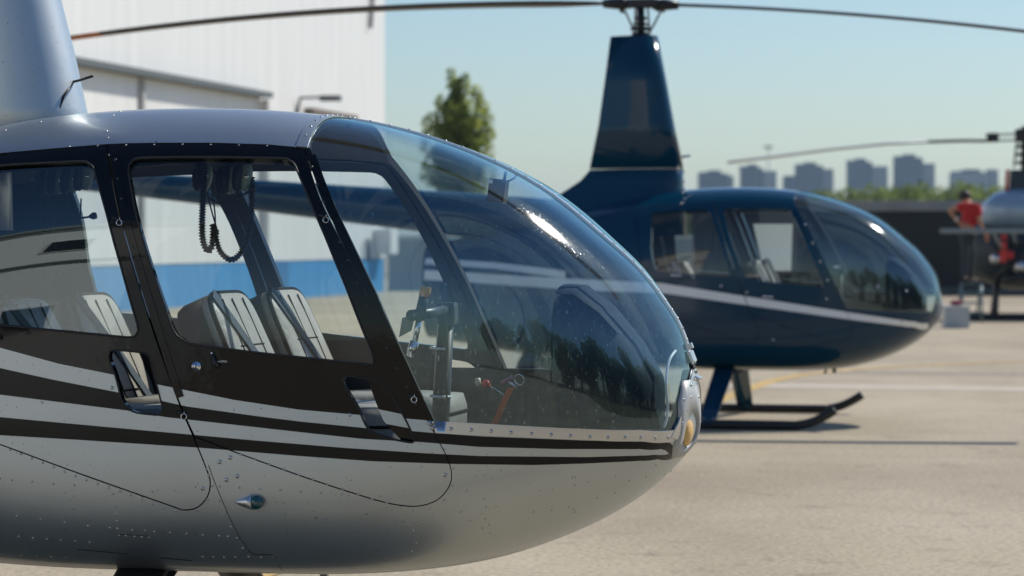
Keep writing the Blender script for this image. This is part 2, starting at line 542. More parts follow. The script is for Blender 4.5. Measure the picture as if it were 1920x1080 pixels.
def patch(name, outer, holes=(), paint=(), mats=(), base=0, thick=0.0, off=0.0, inner_mat=None, rim_mat=None, step=0.055, parent=None, sides=(1,), fn=None):
    """A piece of the hull skin.  outer/holes: outlines in (a, p); paint: [(outline, material index)]; sides: 1 right, -1 left."""
    V, E = [], []
    def loop(poly, closed=True):
        b = len(V)
        V.extend(poly)
        n = len(poly)
        E.extend((b + i, b + (i + 1) % n) for i in range(n if closed else n - 1))
    outer_r = resample(outer, step * 0.6)
    loop(outer_r)
    hr = [resample(h, step * 0.5) for h in holes]
    for h in hr: loop(h)
    for pl, _ in paint: loop(resample(pl, step * 0.8))
    bnd = np.array(V)
    q = np.array(outer_r)
    gx = np.arange(q[:, 0].min(), q[:, 0].max(), step)
    gy = np.arange(q[:, 1].min(), q[:, 1].max(), step)
    G = np.array([(x + (0.5 * step if j % 2 else 0), y) for j, y in enumerate(gy) for x in gx])
    if len(G):
        k = inside(G, q)
        for h in hr: k &= ~inside(G, h)
        G = G[k]
    if len(G):
        keep = np.ones(len(G), bool)
        for i in range(0, len(G), 500):
            dd = ((G[i:i + 500, None] - bnd[None]) ** 2).sum(-1).min(1)
            keep[i:i + 500] = dd > (0.45 * step) ** 2
        V.extend(map(tuple, G[keep]))
    rv, _re, rf, *_ = geometry.delaunay_2d_cdt([Vector(v) for v in V], E, [], 0, 1e-6)
    rv = np.array([(v.x, v.y) for v in rv])
    rf = np.array([f for f in rf if len(f) == 3])
    cen = rv[rf].mean(1)
    k = inside(cen, q)
    for h in hr: k &= ~inside(cen, h)
    rf, cen = rf[k], cen[k]
    fm = np.full(len(rf), base)
    for pl, mi in paint:
        if mi is not None: fm[inside(cen, pl)] = mi
    if fn is not None: im = fn(cen)
    else: im = np.full(len(rf), inner_mat if inner_mat is not None else 0)
    used = np.unique(rf)
    remap = -np.ones(len(rv), int); remap[used] = np.arange(len(used))
    rv, rf = rv[used], remap[rf]
    P0 = hull(rv[:, 0] / AS, rv[:, 1]); N0 = hull_n(rv[:, 0] / AS, rv[:, 1])
    # orient triangles outwards
    t = P0[rf]
    g = np.cross(t[:, 1] - t[:, 0], t[:, 2] - t[:, 0])
    flip = (g * N0[rf].mean(1)).sum(1) < 0
    rf[flip] = rf[flip][:, ::-1]
    verts, faces, fmat, norms = [], [], [], []
    for sd_ in sides:
        fl = np.array([1, sd_, 1.0])
        Pn, Nn = P0 * fl, N0 * fl
        b = len(verts)
        verts += list(Pn + Nn * off)
        F = rf if sd_ == 1 else rf[:, ::-1]
        for f, m_ in zip(F, fm):
            faces.append(tuple(b + f)); fmat.append(m_); norms += [tuple(Nn[i]) for i in f]
        if thick:
            b2 = len(verts)
            verts += list(Pn + Nn * (off - thick))
            for f, m_ in zip(F, im):
                ff = f[::-1]
                faces.append(tuple(b2 + ff)); fmat.append(m_); norms += [tuple(-Nn[i]) for i in ff]
            cnt = {}
            for f in F:
                for i in range(3):
                    a_, c_ = f[i], f[(i + 1) % 3]
                    if (c_, a_) in cnt: del cnt[(c_, a_)]
                    else: cnt[(a_, c_)] = 1
            rm = rim_mat if rim_mat is not None else base
            for (a_, c_) in cnt:
                if abs(abs(rv[a_, 1]) - PI / 2) < 1e-4 and abs(abs(rv[c_, 1]) - PI / 2) < 1e-4: continue
                qd = (b + c_, b + a_, b2 + a_, b2 + c_)
                pa, pb, pc = (np.array(verts[qd[i]]) for i in range(3))
                n_ = np.cross(pb - pa, pc - pa); n_ /= max(np.linalg.norm(n_), 1e-12)
                faces.append(qd); fmat.append(rm); norms += [tuple(n_)] * 4
    return mesh_obj(name, verts, faces, mats, parent, fmat, True, norms)

# ------------------------------------------------------------------ world positions
def sight(px, py):
    return (CAM.rotation_euler.to_matrix() @ Vector(((px - 960) / F_PX, (540 - py) / F_PX, -1.0)))

def at(px, py, D):
    d = sight(px, py)
    return Vector(CAM.location) + d * (D / d.y)

def ground_at(px, py, z=0.0):
    d = sight(px, py)
    return Vector(CAM.location) + d * ((z - CAM_H) / d.z)

# ------------------------------------------------------------------ helicopters
YAW = math.radians(12.5)
NF = Frame((0.5855, 8.816, 0.0), YAW)
FF = Frame((3.43, 22.52, 0.0), YAW)

def px(pts, fr=NF, gap=24):
    out = []
    for i, p in enumerate(pts):
        if i:
            q = pts[i - 1]
            k = max(1, int(math.hypot(p[0] - q[0], p[1] - q[1]) / gap))
            out += [fr.on(q[0] + (p[0] - q[0]) * j / k, q[1] + (p[1] - q[1]) * j / k) for j in range(1, k)]
        out.append(fr.on(*p))
    return out

def px9(pts, fr=NF):
    return px(pts, fr, 1e9)

def edge_curve(pts, fr=NF, n=5):
    return px9([(p.x, p.y) for p in bez([(a, b, 0) for a, b in pts], n)], fr)

ROOF_LINE = [(590, 278), (500, 271), (400, 268), (300, 268), (200, 270), (100, 278), (0, 287), (-120, 302), (-260, 330)]
A0 = NF.on(581, 262)[0]
PILLAR = [(581, 277), (590, 300), (612, 350), (640, 412), (672, 480), (704, 548), (735, 620), (765, 685), (790, 740), (815, 791)]
WBOT = [(815, 791), (900, 797), (1000, 802), (1100, 806), (1200, 808), (1262, 808)]
WNOSE = [(1262, 808), (1270, 793), (1279, 768), (1287, 735), (1293, 710), (1297, 692)]
_pil, _bot, _nos = px(PILLAR), px(WBOT), px(WNOSE)
_aend = _nos[-1][0]
_ptop = _pil[0][1]
SEAM = [(A0, _ptop + (PI / 2 - _ptop) * t) for t in np.linspace(0, 1, 10)]
DELTA = 0.02
def _top_edge(d):
    return [(A0 + (_aend * 0.97 - A0) * (1 - t), PI / 2 - d) for t in np.linspace(0, 1, 14)]
WIND_HOLE = _pil + _bot[1:] + _nos[1:] + _top_edge(-0.1) + [(A0, PI / 2 + 0.1)] + SEAM[::-1][:-1]
WIND_PANE = _pil + _bot[1:] + _nos[1:] + _top_edge(DELTA) + [(A0, min(q[1], PI / 2 - DELTA)) for q in SEAM[::-1][:-1]]

FRONT_DOOR = edge_curve([(203, 272), (228, 410), (280, 590), (336, 750), (366, 818)], n=3) + \
    edge_curve([(445, 848), (570, 893), (700, 935), (755, 947), (790, 947), (820, 936), (840, 914), (846, 890), (838, 860), (815, 815), (772, 735), (700, 580), (640, 455), (600, 370), (573, 290), (569, 280)], n=3) + \
    px([(500, 273), (400, 270), (300, 270)])
REAR_DOOR = edge_curve([(199, 273), (224, 410), (276, 590), (332, 750), (361, 818), (386, 880), (393, 905), (388, 930), (370, 950), (345, 955), (320, 947), (150, 887), (0, 832), (-90, 800), (-120, 770), (-135, 700), (-150, 500), (-150, 370), (-135, 315), (-110, 304)], n=3) + px([(0, 290), (100, 281)])
FRONT_WIN = chaikin(px9([(238, 297), (350, 295), (470, 296), (548, 298), (575, 362), (612, 448), (650, 540), (709, 686), (640, 678), (480, 661), (334, 643), (290, 520), (256, 405)]), 2, 0.14)
REAR_WIN = chaikin(px9([(173, 302), (200, 400), (230, 510), (266, 635), (150, 624), (0, 609), (-85, 600), (-100, 500), (-90, 400), (-80, 320), (0, 311), (90, 306)]), 2, 0.14)
FRONT_HOLE = chaikin(px9([(648, 704), (705, 712), (735, 742), (765, 795), (780, 832), (735, 824), (690, 808), (668, 758), (641, 716)]), 2, 0.16)
REAR_HOLE = chaikin(px9([(206, 656), (240, 658), (279, 663), (288, 700), (309, 780), (250, 774), (229, 755), (215, 700), (203, 672)]), 2, 0.16)

UPPER_BLACK = px(ROOF_LINE) + px([(-260, 580), (-120, 618), (0, 652), (110, 682), (210, 702), (300, 722), (440, 750), (560, 768), (650, 776), (800, 788), (820, 791), (800, 740), (735, 600), (660, 430), (610, 320)])
STRIPES = px([(-260, 632), (-120, 662), (0, 690), (100, 712), (218, 735), (300, 751), (350, 762), (480, 780), (560, 790), (690, 803), (770, 808), (815, 812), (900, 818), (1000, 822), (1100, 826), (1200, 828), (1248, 828), (1258, 831), (1264, 839), (1266, 858),
              (1200, 864), (1100, 869), (1000, 872), (850, 870), (700, 865), (560, 855), (380, 840), (150, 825), (0, 816), (-120, 804), (-260, 785)])
BETWEEN = px([(-260, 700), (-120, 720), (0, 740), (120, 755), (240, 770), (310, 782), (480, 801), (560, 810), (680, 823), (790, 829), (900, 838), (1050, 842), (1200, 842), (1240, 842), (1249, 845), (1254, 851),
              (1200, 854), (1100, 857), (900, 855), (800, 850), (650, 840), (480, 826), (360, 815), (140, 795), (0, 782), (-120, 769), (-260, 750)])

# white bands of the blue helicopter, measured on it
FAR_BAND = px([(660, 470), (780, 483), (930, 492), (1060, 508), (1060, 522), (930, 504), (780, 494), (660, 483)], FF)
FAR_BAND2 = px([(660, 490), (780, 505), (930, 515), (1100, 524), (1240, 531), (1400, 556), (1600, 587), (1690, 600), (1740, 606), (1740, 616), (1690, 611), (1600, 600), (1400, 572), (1240, 549), (1100, 545), (930, 533), (780, 523), (660, 510)], FF)
A_END = math.sqrt(4.19) * AS

def trim_side(cen):
    return np.where((cen[:, 1] > 1.02), 3, 2)

def tapered_blade(mb, r0, r1, chord, th, teeter, k, az, tip=0.0, z0=0.0):
    """blade along the direction az (about z) with droop; root at r0"""
    d = Vector((math.cos(az), math.sin(az), 0)); c = Vector((-math.sin(az), math.cos(az), 0))
    prof_ = [(0.25, 0.0), (0.2, 0.42), (0.05, 0.5), (-0.3, 0.3), (-0.75, 0.03), (-0.3, -0.2), (0.05, -0.42), (0.2, -0.36)]
    rings = []
    rs = np.linspace(r0, r1, 26)
    for r in rs:
        w = chord * min(1.0, 0.35 + (r - r0) / 0.7)
        tw = math.radians(7 - 6 * r / 5)
        z = z0 + teeter * r - k * r * r
        ring = []
        for x, y in prof_:
            xx, yy = x * w, y * th
            ring.append(d * r + c * (xx * math.cos(tw) - yy * math.sin(tw)) + Vector((0, 0, z + xx * math.sin(tw) + yy * math.cos(tw))))
        rings.append(ring)
    mb.loft(rings[:-2], 0)
    mb.loft(rings[-3:], 1)

def make_seat(parent, u, y, ztop, mat_l, h=0.43, w=0.45, recl=24):
    st = bpy.data.objects.new("seat", None); link(st, parent)
    R = rotm(y=-math.radians(recl))
    top = Vector((-u, y, ztop))
    ax, ay, az = R @ Vector((1, 0, 0)), Vector((0, 1, 0)), R @ Vector((0, 0, 1))
    def P(a, b, c): return top + ay * a + az * (b - h) + ax * c      # a across, b up, c out of the face
    def outline(k, wd, hh):
        pts = []
        for i in range(k):
            t = 2 * PI * i / k
            e = 0.36
            cx = math.copysign(abs(math.cos(t)) ** e, math.cos(t)); sy = math.copysign(abs(math.sin(t)) ** e, math.sin(t))
            taper = 1 - 0.09 * (sy + 1) / 2
            pts.append((cx * wd / 2 * taper, hh / 2 + sy * hh / 2))
        return pts
    o = outline(40, w, h)
    mb = MB()
    def ring(sc, c): return [P(a * sc, h / 2 + (b - h / 2) * sc, c) for a, b in o]
    mb.loft([ring(0.97, -0.11), ring(1.0, -0.09), ring(1.0, -0.02)], 1)
    mb.loft([ring(1.0, -0.02), ring(0.995, 0.0), ring(0.95, 0.016), ring(0.6, 0.022), ring(0.2, 0.024)], 0)
    pip = [P(a * 0.985, h / 2 + (b - h / 2) * 0.985, 0.008) for a, b in o]
    mb.tube(pip + [pip[0]], 0.0075, 6, 2, cap=False)
    for a in (-0.10, -0.005, 0.10):
        mb.tube([P(a, 0.03, 0.0225), P(a, h * 0.5, 0.0235), P(a, h - 0.03, 0.0215)], 0.0028, 5, 2)
    for b in (h * 0.56, h * 0.16):
        mb.tube([P(-0.115, b, 0.0225), P(0, b, 0.024), P(0.115, b, 0.0225)], 0.003, 5, 2)
    bl_ = [(-0.16, h * 0.98, 0.020), (-0.10, h * 0.75, 0.027), (0.0, h * 0.42, 0.029), (0.13, h * 0.02, 0.024)]  # belt-like ribbon, its blue-grey colour stands in for a shadow across the seat
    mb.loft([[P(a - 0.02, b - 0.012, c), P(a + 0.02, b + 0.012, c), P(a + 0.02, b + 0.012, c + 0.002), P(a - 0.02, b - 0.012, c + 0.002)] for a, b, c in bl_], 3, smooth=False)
    mb.build("backrest", [mat_l, M['seat_shell'], M['piping'], M['shadow_belt']], st)
    cb = MB()
    bot = P(0, 0.05, 0)
    o2 = outline(36, w, 0.46)
    def ring2(sc, z): return [Vector((bot.x + 0.0 + 0.23 + (b - 0.23) * sc, y + a * sc, z)) for a, b in o2]
    zc = bot.z - 0.02
    cb.loft([ring2(0.92, zc - 0.14), ring2(1.0, zc - 0.10), ring2(1.0, zc - 0.02), ring2(0.95, zc + 0.02), ring2(0.5, zc + 0.03), ring2(0.1, zc + 0.03)], 0)
    pp = ring2(1.005, zc - 0.035)
    cb.tube(pp + [pp[0]], 0.005, 6, 1, cap=False)
    cb.box((bot.x + 0.18, y, zc - 0.16), (0.34, w * 0.7, 0.10), m=2, bev=0.02)
    cb.build("cushion", [mat_l, M['piping'], M['trim']], st)
    return st

def make_helicopter(name, fr, base, upper, stripes, between, label, blade_az, teeter, detail, door_extra=None, rotor=True):
    root = empty(name, fr.loc, -fr.yaw)
    tag(root, label, "helicopter", "parked helicopters")
    mats = [base, upper, M['trim'], M['headliner'], M['charcoal'] if detail else M['white_stripe'], M['gap']]
    paint = []
    if upper is not base: paint.append((UPPER_BLACK, 1))
    for s_ in stripes: paint.append((s_, 4))
    if between: paint.append((between, 0))
    paint.append(([(0.05, 1.02), (A_END + 0.2, 1.02), (A_END + 0.2, 2.2), (0.05, 2.2)], None))
    full = [(0.1, -PI / 2), (A_END, -PI / 2), (A_END, PI / 2), (0.1, PI / 2)]
    fus = patch("fuselage", full, [WIND_HOLE, inset(FRONT_DOOR, -0.006), inset(REAR_DOOR, -0.006)], paint, mats, 0, 0.03, 0, parent=root, sides=(1, -1), fn=trim_side, rim_mat=5)
    # aft end panel
    ph = np.linspace(-PI / 2, 3 * PI / 2, 48, endpoint=False)
    rng = hull(np.full(48, A_END / AS), ph)
    MB().loft([[Vector(p) for p in rng], [Vector(p) * 1.0 + Vector((-0.02, 0, 0)) for p in rng]], 0).build("aft_panel", [base], root)
    for sd_ in (1, -1):
        for nm, pol, win, hole in (("front_door", FRONT_DOOR, FRONT_WIN, FRONT_HOLE), ("rear_door", REAR_DOOR, REAR_WIN, REAR_HOLE)):
            holes = [win] + ([hole] if detail else [])
            d = patch(nm, pol, holes, paint, mats, 0, 0.032, 0, parent=root, sides=(sd_,), fn=trim_side, rim_mat=1)
            patch("window", inset(win, -0.012), (), (), [M['glass_rear' if detail and nm == 'rear_door' and sd_ == 1 else 'glass_side']], 0, 0, -0.008, parent=d, sides=(sd_,))
            if sd_ == 1 and detail:
                w = [tuple(hull(np.array([a / AS]), np.array([p]))[0] + hull_n(np.array([a / AS]), np.array([p]))[0] * 0.001) for a, p in resample(win, 0.05)]
                MB().tube(w + [w[0]], 0.0035, 6, 0, cap=False).build("seal", [M['rubber']], d)
        patch("windshield", WIND_PANE, (), (), [M['glass_front']], 0, 0, -0.003, parent=root, sides=(sd_,))
    # windshield frame along the door post and the roof bow, windshield strip down the middle, retainer along the bottom
    def strip(nm, line, hw, off, th, m, sides=(1, -1)):
        l = np.array(line)
        t = np.gradient(l, axis=0); n = np.stack([-t[:, 1], t[:, 0]], 1); n /= np.linalg.norm(n, axis=1, keepdims=True)
        out = [tuple(q) for q in l + n * hw] + [tuple(q) for q in (l - n * hw)[::-1]]
        return patch(nm, out, (), (), [m], 0, th, off, parent=root, sides=sides, step=0.04)
    cs = np.linspace(_aend * 0.9, A0, 60) / AS
    c3 = hull(cs, np.full(60, PI / 2))
    rings = []
    for q, nn in zip(c3, hull_n(cs, np.full(60, PI / 2))):
        q, nn = Vector(q), Vector(nn)
        b = Vector((0, 1, 0))
        rings.append([q + b * 0.014 - nn * 0.006, q + b * 0.013 + nn * 0.003, q - b * 0.013 + nn * 0.003, q - b * 0.014 - nn * 0.006])
    cst = MB().loft(rings, 0, smooth=False).build("windshield_strip", [M['alu'] if detail else base], root)
    if detail:
        rv = MB()
        for i in range(3, 59, 2):
            q, nn = Vector(c3[i]), Vector(hull_n(cs[i:i + 1], np.array([PI / 2]))[0])
            rv.dome(q + nn * 0.003, nn, 0.005)
        fuse(rv.build("rivet", [M['screw']], cst), cst)
    # ---- mast fairing and its base
    def air(uf, ur, hw, z, n=15):
        pts = []
        for i in range(2 * n):
            t = (1 - math.cos(PI * (i / n if i <= n else (2 * n - i) / n))) / 2
            th = 2.6 * (0.2969 * math.sqrt(t) - 0.126 * t - 0.3516 * t * t + 0.2843 * t ** 3 - 0.1036 * t ** 4) * 2 * hw / 0.52
            pts.append(Vector((-(uf + (ur - uf) * t), (-1 if i <= n else 1) * th, z)))
        return pts
    fair = MB().loft(([air(2.005, 2.88, 0.185, 1.76), air(2.035, 2.86, 0.175, 1.90), air(2.075, 2.83, 0.165, 2.08)] if detail else [air(2.085, 2.865, 0.172, 2.046)]) + [ air(2.16, 2.79, 0.145, 2.4), air(2.225, 2.74, 0.125, 2.75), air(2.30, 2.69, 0.105, 3.126)], 0).build("mast_fairing", [base], root)
    MB().loft(([air(2.3, 3.62, 0.26, 1.50), air(2.3, 3.30, 0.20, 1.70), air(2.3, 3.08, 0.16, 1.82)] if detail else
              [air(2.06, 3.62, 0.30, 1.50), air(2.07, 3.30, 0.25, 1.72), air(2.08, 3.08, 0.205, 1.86), air(2.085, 2.94, 0.18, 1.95), air(2.09, 2.86, 0.168, 2.04)]), 0).build("mast_base", [base], root)
    if detail:
        ft = MB()
        def fpt(t, z, w):  # on the fairing's right side
            uf, ur = 2.035 + (z - 1.90) * 0.22, 2.83 - (z - 2.05) * 0.13
            r = air(uf, ur, w, z, 40); return r[int(t)]
        for t, z in ((26, 1.905), (17, 1.895), (10, 1.892), (7, 1.892)):
            q = fpt(t, z, 0.162); ft.dome(q, (0.2, -1, 0), 0.006)
        fuse(ft.build("rivet", [M['screw']], fair), fair)
        q = Vector((-2.058, -0.03, 1.985))
        MB().tube([q, q + Vector((0.03, -0.01, 0.005)), q + Vector((0.085, -0.05, 0.014))], 0.0045, 8).tube([q, q + Vector((-0.01, -0.06, -0.05)), q + Vector((-0.025, -0.075, -0.105))], 0.004, 8).build("wiring_clip", [M['plastic']], fair)
    # ---- rotor
    if rotor:
        rt = bpy.data.objects.new("rotor", None); link(rt, root)
        rt.location = (-2.44, 0, 0)
        mb = MB()
        mb.tube([(0, 0, 3.05), (0, 0, 3.42)], 0.032, 14)
        for z, r, h in ((3.14, 0.075, 0.03), (3.185, 0.085, 0.025), (3.225, 0.06, 0.02), (3.27, 0.05, 0.025)):
            mb.tube([(0, 0, z - h / 2), (0, 0, z + h / 2)], r, 16)
        for a in range(3):
            t = a * 2.1 + 0.4
            mb.tube([(0.075 * math.cos(t), 0.075 * math.sin(t), 3.12), (0.06 * math.cos(t), 0.06 * math.sin(t), 3.36)], 0.009, 6)
        mb.build("rotor_mast", [M['dark_metal']], rt)
        hub = MB()
        d = Vector((math.cos(blade_az), math.sin(blade_az), 0)); c = Vector((-d.y, d.x, 0))
        Rb = Matrix.Rotation(blade_az, 3, 'Z')
        def hz(r): return 3.385 + (teeter * r)
        hub.box((0, 0, 3.39), (0.24, 0.075, 0.075), Rb, bev=0.012)
        for sgn in (1, -1):
            hub.tube([d * (sgn * 0.10) + Vector((0, 0, hz(sgn * .1))), d * (sgn * 0.2) + Vector((0, 0, hz(sgn * .2))), d * (sgn * 0.31) + Vector((0, 0, hz(sgn * .31) - 0.002))], [0.042, 0.046, 0.034], 14)
            hub.tube([d * (sgn * 0.13) + Vector((0, 0, hz(sgn * .13))), d * (sgn * 0.155) + Vector((0, 0, hz(sgn * .15)))], 0.058, 14)
            hub.tube([d * (sgn * 0.17) + c * 0.02 + Vector((0, 0, 3.34)), d * (sgn * 0.17) + c * 0.13 + Vector((0, 0, 3.335))], 0.014, 8)
            hub.tube([d * (sgn * 0.15) + c * 0.12 + Vector((0, 0, 3.34)), d * (sgn * 0.06) + c * 0.08 + Vector((0, 0, 3.16))], 0.009, 8)
        hub.build("hub", [M['dark_metal']], rt)
        for sgn in (0, 1):
            b = MB()
            tapered_blade(b, 0.28, 5.03, 0.25, 0.032, teeter if sgn == 0 else -teeter, 0.016, blade_az + PI * sgn, z0=3.385)
            b.build("blade", [M['blade'], M['blade_tip']], rt)
    # ---- tail
    bm_ = MB()
    rings = []
    for u, z, r in ((2.95, 1.585, 0.20), (3.6, 1.64, 0.195), (4.6, 1.735, 0.165), (5.6, 1.83, 0.135), (6.6, 1.92, 0.108), (7.6, 2.01, 0.085), (8.35, 2.08, 0.065)):
        rings.append([Vector((-u, r * math.cos(2 * PI * k / 20), z + r * math.sin(2 * PI * k / 20))) for k in range(20)])
    bm_.loft(rings).build("tail_boom", [base], root)
    fin = MB()
    fin.loft([[Vector((-x, y, z)) for x, y, z in ((7.75, 0.0, 2.0), (7.95, 0.03, 2.0), (8.25, 0.0, 2.0), (7.95, -0.03, 2.0))], [Vector((-x, y, z)) for x, y, z in ((8.1, 0, 2.75), (8.22, 0.02, 2.75), (8.42, 0, 2.75), (8.22, -0.02, 2.75))]])
    fin.loft([[Vector((-x, y, z)) for x, y, z in ((7.75, 0.0, 2.1), (7.95, 0.03, 2.1), (8.25, 0.0, 2.1), (7.95, -0.03, 2.1))], [Vector((-x, y, z)) for x, y, z in ((8.0, 0, 1.35), (8.12, 0.02, 1.35), (8.3, 0, 1.35), (8.12, -0.02, 1.35))]])
    fin.build("tail_fin", [base], root)
    MB().loft([[Vector((-7.55 - x, -0.75, 2.0 + z)) for x, z in ((0, 0), (0.15, 0.02), (0.32, 0), (0.15, -0.02))], [Vector((-7.55 - x, 0.0, 2.0 + z)) for x, z in ((0, 0), (0.15, 0.02), (0.32, 0), (0.15, -0.02))]]).build("horizontal_stabiliser", [base], root)
    tr = MB()
    tr.tube([(-8.3, 0.05, 2.08), (-8.3, 0.30, 2.08)], 0.035, 10).tube([(-8.3, 0.24, 2.08), (-8.3, 0.34, 2.08)], 0.07, 12)
    for s_ in (1, -1):
        tr.box((-8.3 - 0.42 * s_ * math.sin(0.6), 0.31, 2.08 + 0.42 * s_ * math.cos(0.6)), (0.1, 0.018, 0.66), rotm(y=-0.6), bev=0.006)
    tr.build("tail_rotor", [M['blade']], root)
    # ---- landing gear
    for s_ in (1, -1):
        pts = [(-0.74, 0.165), (-0.82, 0.115), (-0.92, 0.068), (-1.02, 0.046), (-1.15, 0.04), (-2.4, 0.04), (-4.3, 0.04), (-4.42, 0.055)]
        c = bez([(x, s_ * 1.09, z) for x, z in pts], 5)
        MB().tube(c, 0.036, 12).build("skid", [M['dark_metal']], root)
        for u in (1.68, 3.30):
            top, bot = Vector((-u, s_ * 0.33, 0.47)), Vector((-u - 0.04, s_ * 1.08, 0.07))
            rings = []
            for t in np.linspace(0, 1, 7):
                q = top.lerp(bot, float(t)); wd, th = 0.075 - 0.015 * t, 0.03
                rings.append([q + Vector((math.cos(2 * PI * k / 16) * wd - (0.02 if math.cos(2 * PI * k / 16) < 0 else 0), 0, math.sin(2 * PI * k / 16) * th)) for k in range(16)])
            lg = MB().loft(rings, 0)
            lg.ball(bot, 0.055, 0)
            lg.tube([top + Vector((0, -s_ * 0.1, 0.03)), top + Vector((0, s_ * 0.03, -0.015))], 0.085, 14)
            lg.build("skid_leg", [base if not detail else M['dark_metal']], root)
    # ---- cabin interior
    fl = []
    for u in (0.42, 0.6, 0.85, 1.2, 1.8, 2.6):
        zc = 0.60 if u > 0.5 else 0.64
        ss = math.sqrt(u); zt_, zb_, w_, zw_, n1_, n2_ = [float(v) for v in prof(np.array([ss]))]
        hw = w_ * max(0.0, 1 - ((zw_ - zc) / (zw_ - zb_)) ** n2_) ** (1 / n2_) - 0.04
        fl.append([Vector((-u, hw, zc)), Vector((-u, -hw, zc)), Vector((-u, -hw * 0.93, zc - 0.025)), Vector((-u, hw * 0.93, zc - 0.025))])
    MB().loft(fl, smooth=False).box((-1.45, 0, 0.72), (0.10, 0.95, 0.22)).build("cabin_floor", [M['trim']], root)
    bul = []
    for p in np.linspace(-PI / 2, 3 * PI / 2, 40, endpoint=False):
        q = hull(np.array([math.sqrt(2.62)]), np.array([p]))[0]
        bul.append(Vector((q[0], q[1] * 0.94, 1.05 + (q[2] - 1.05) * 0.95)))
    MB().loft([bul, [v + Vector((-0.02, 0, 0)) for v in bul]]).build("bulkhead", [M['headliner']], root)
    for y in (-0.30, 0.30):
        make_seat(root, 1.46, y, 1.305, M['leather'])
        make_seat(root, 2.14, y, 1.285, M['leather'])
    # instrument console
    co = MB()
    def crs(u, zt_, zb_, hw, n=4):
        ring = []
        for i in range(24):
            t = 2 * PI * i / 24
            e = 0.5
            yy = math.copysign(abs(math.cos(t)) ** e, math.cos(t)) * hw
            zz = math.copysign(abs(math.sin(t)) ** e, math.sin(t))
            ring.append(Vector((-u, yy * (1 if zz > -0.2 else 0.75), (zt_ + zb_) / 2 + zz * (zt_ - zb_) / 2)))
        return ring
    co.loft([crs(0.43, 1.265, 0.86, 0.17), crs(0.435, 1.295, 0.76, 0.19), crs(0.405, 1.315, 0.70, 0.205), crs(0.34, 1.295, 0.68, 0.21), crs(0.26, 1.23, 0.70, 0.20), crs(0.19, 1.15, 0.74, 0.175), crs(0.13, 1.05, 0.80, 0.13)])
    con = co.build("instrument_console", [M['console']], root)
    hood = MB()
    hood.loft([[Vector((-u, 0.16 * math.cos(PI * i / 10), z + h * math.sin(PI * i / 10))) for i in range(11)] for u, z, h in ((0.425, 1.300, 0.03), (0.37, 1.300, 0.028), (0.29, 1.245, 0.018), (0.23, 1.180, 0.004))], 0, cap=False, closed=False)
    hood.build("glare_shield", [M['console']], con)
    lin = []  # added dark panel, not a real cabin part, hides the bright ground beyond
    for u in np.linspace(1.0, 0.22, 14):
        zt_, zb_, w_, zw_, n1_, n2_ = [float(v) for v in prof(np.array([math.sqrt(u)]))]
        zz = min(1.035, zw_ + 0.8 * (zt_ - zw_))
        pp = 1.0 if zz < zw_ else (1 - ((zz - zw_) / (zt_ - zw_)) ** n1_) ** (1 / n1_)
        z0_ = max(0.64, zb_ + 0.10); q0_ = 0.80 if u > 0.5 else 0.5
        lin.append([Vector((-u, w_ * q0_, z0_)), Vector((-u, w_ * 0.93, max(0.80, z0_ + 0.1))), Vector((-u, w_ * pp - 0.025, zz)), Vector((-u, w_ * pp - 0.05, zz)), Vector((-u, w_ * 0.86, max(0.80, z0_ + 0.1))), Vector((-u, w_ * (q0_ - 0.08), z0_))])
    MB().loft(lin, smooth=False).build("added_dark_panel", [M['trim']], root)
    # cyclic control
    cy = MB()
    cy.tube([(-0.86, 0, 0.62), (-0.84, 0, 0.78), (-0.815, 0, 1.22)], [0.05, 0.03, 0.026], 12, 1)
    cy.box((-0.81, 0, 1.235), (0.06, 0.06, 0.07), bev=0.01)
    cy.tube([(-0.80, 0.02, 1.245), (-0.86, -0.27, 1.235)], 0.018, 10)
    cyc = cy.build("cyclic_control", [M['plastic'], M['dark_metal']], root)
    if detail:
        g = MB()
        a = [NF.at_y(x, y, -0.24) for x, y in ((795, 556), (786, 598), (778, 640), (768, 668))]
        tip = NF.at_y(799, 538, -0.24)
        g.tube([a[0], a[1]], [0.0155, 0.017], 12, 0)
        g.tube([tip, a[0]], [0.0165, 0.0175], 12, 1)
        g.tube([a[1], a[2]], [0.010, 0.0085], 10, 2)
        g.tube([a[2], a[3]], [0.015, 0.014], 10, 2)
        g.build("control_grip", [M['plastic'], M['yellow'], M['chrome']], cyc)
        wr = MB()
        wr.tube(bez([NF.at_y(x, y, -0.06) for x, y in ((790, 598), (803, 579), (820, 580), (834, 590), (838, 640), (836, 690), (838, 735), (834, 770))], 6), 0.0035, 6)
        wr.build("cable", [M['plastic']], cyc)
        for yy in (653, 743):
            q = NF.at_y(826, yy, 0.0)
            MB().torus(q, (0.05, 0, 1), 0.031, 0.005, 0, 14).build("cable_tie", [M['white_plastic']], cyc)
    return root

SILVER = make_helicopter("silver_helicopter", NF, M['silver'], M['black_gloss'], [STRIPES], BETWEEN,
    "silver and black helicopter with striped doors, closest on the apron", math.radians(11.5), -0.005, True)
BLUE = make_helicopter("blue_helicopter", FF, M['navy'], M['navy'], [FAR_BAND, FAR_BAND2], None,
    "dark blue helicopter with one white stripe, parked behind the silver one", math.radians(0), -0.0386, False)

# ------------------------------------------------------------------ fittings seen on the silver helicopter
def hp(x, y, off=0.0, fr=NF):
    a, p = fr.on(x, y)
    a, p = np.array([a / AS]), np.array([p])
    n = hull_n(a, p)[0]
    return Vector(hull(a, p)[0] + n * off), Vector(n)

def part_of(root, name):
    return [c for c in root.children if c.name.split('.')[0] == name]

FUS = part_of(SILVER, "fuselage")[0]
FDOOR, RDOOR = part_of(SILVER, "front_door")[0], part_of(SILVER, "rear_door")[0]

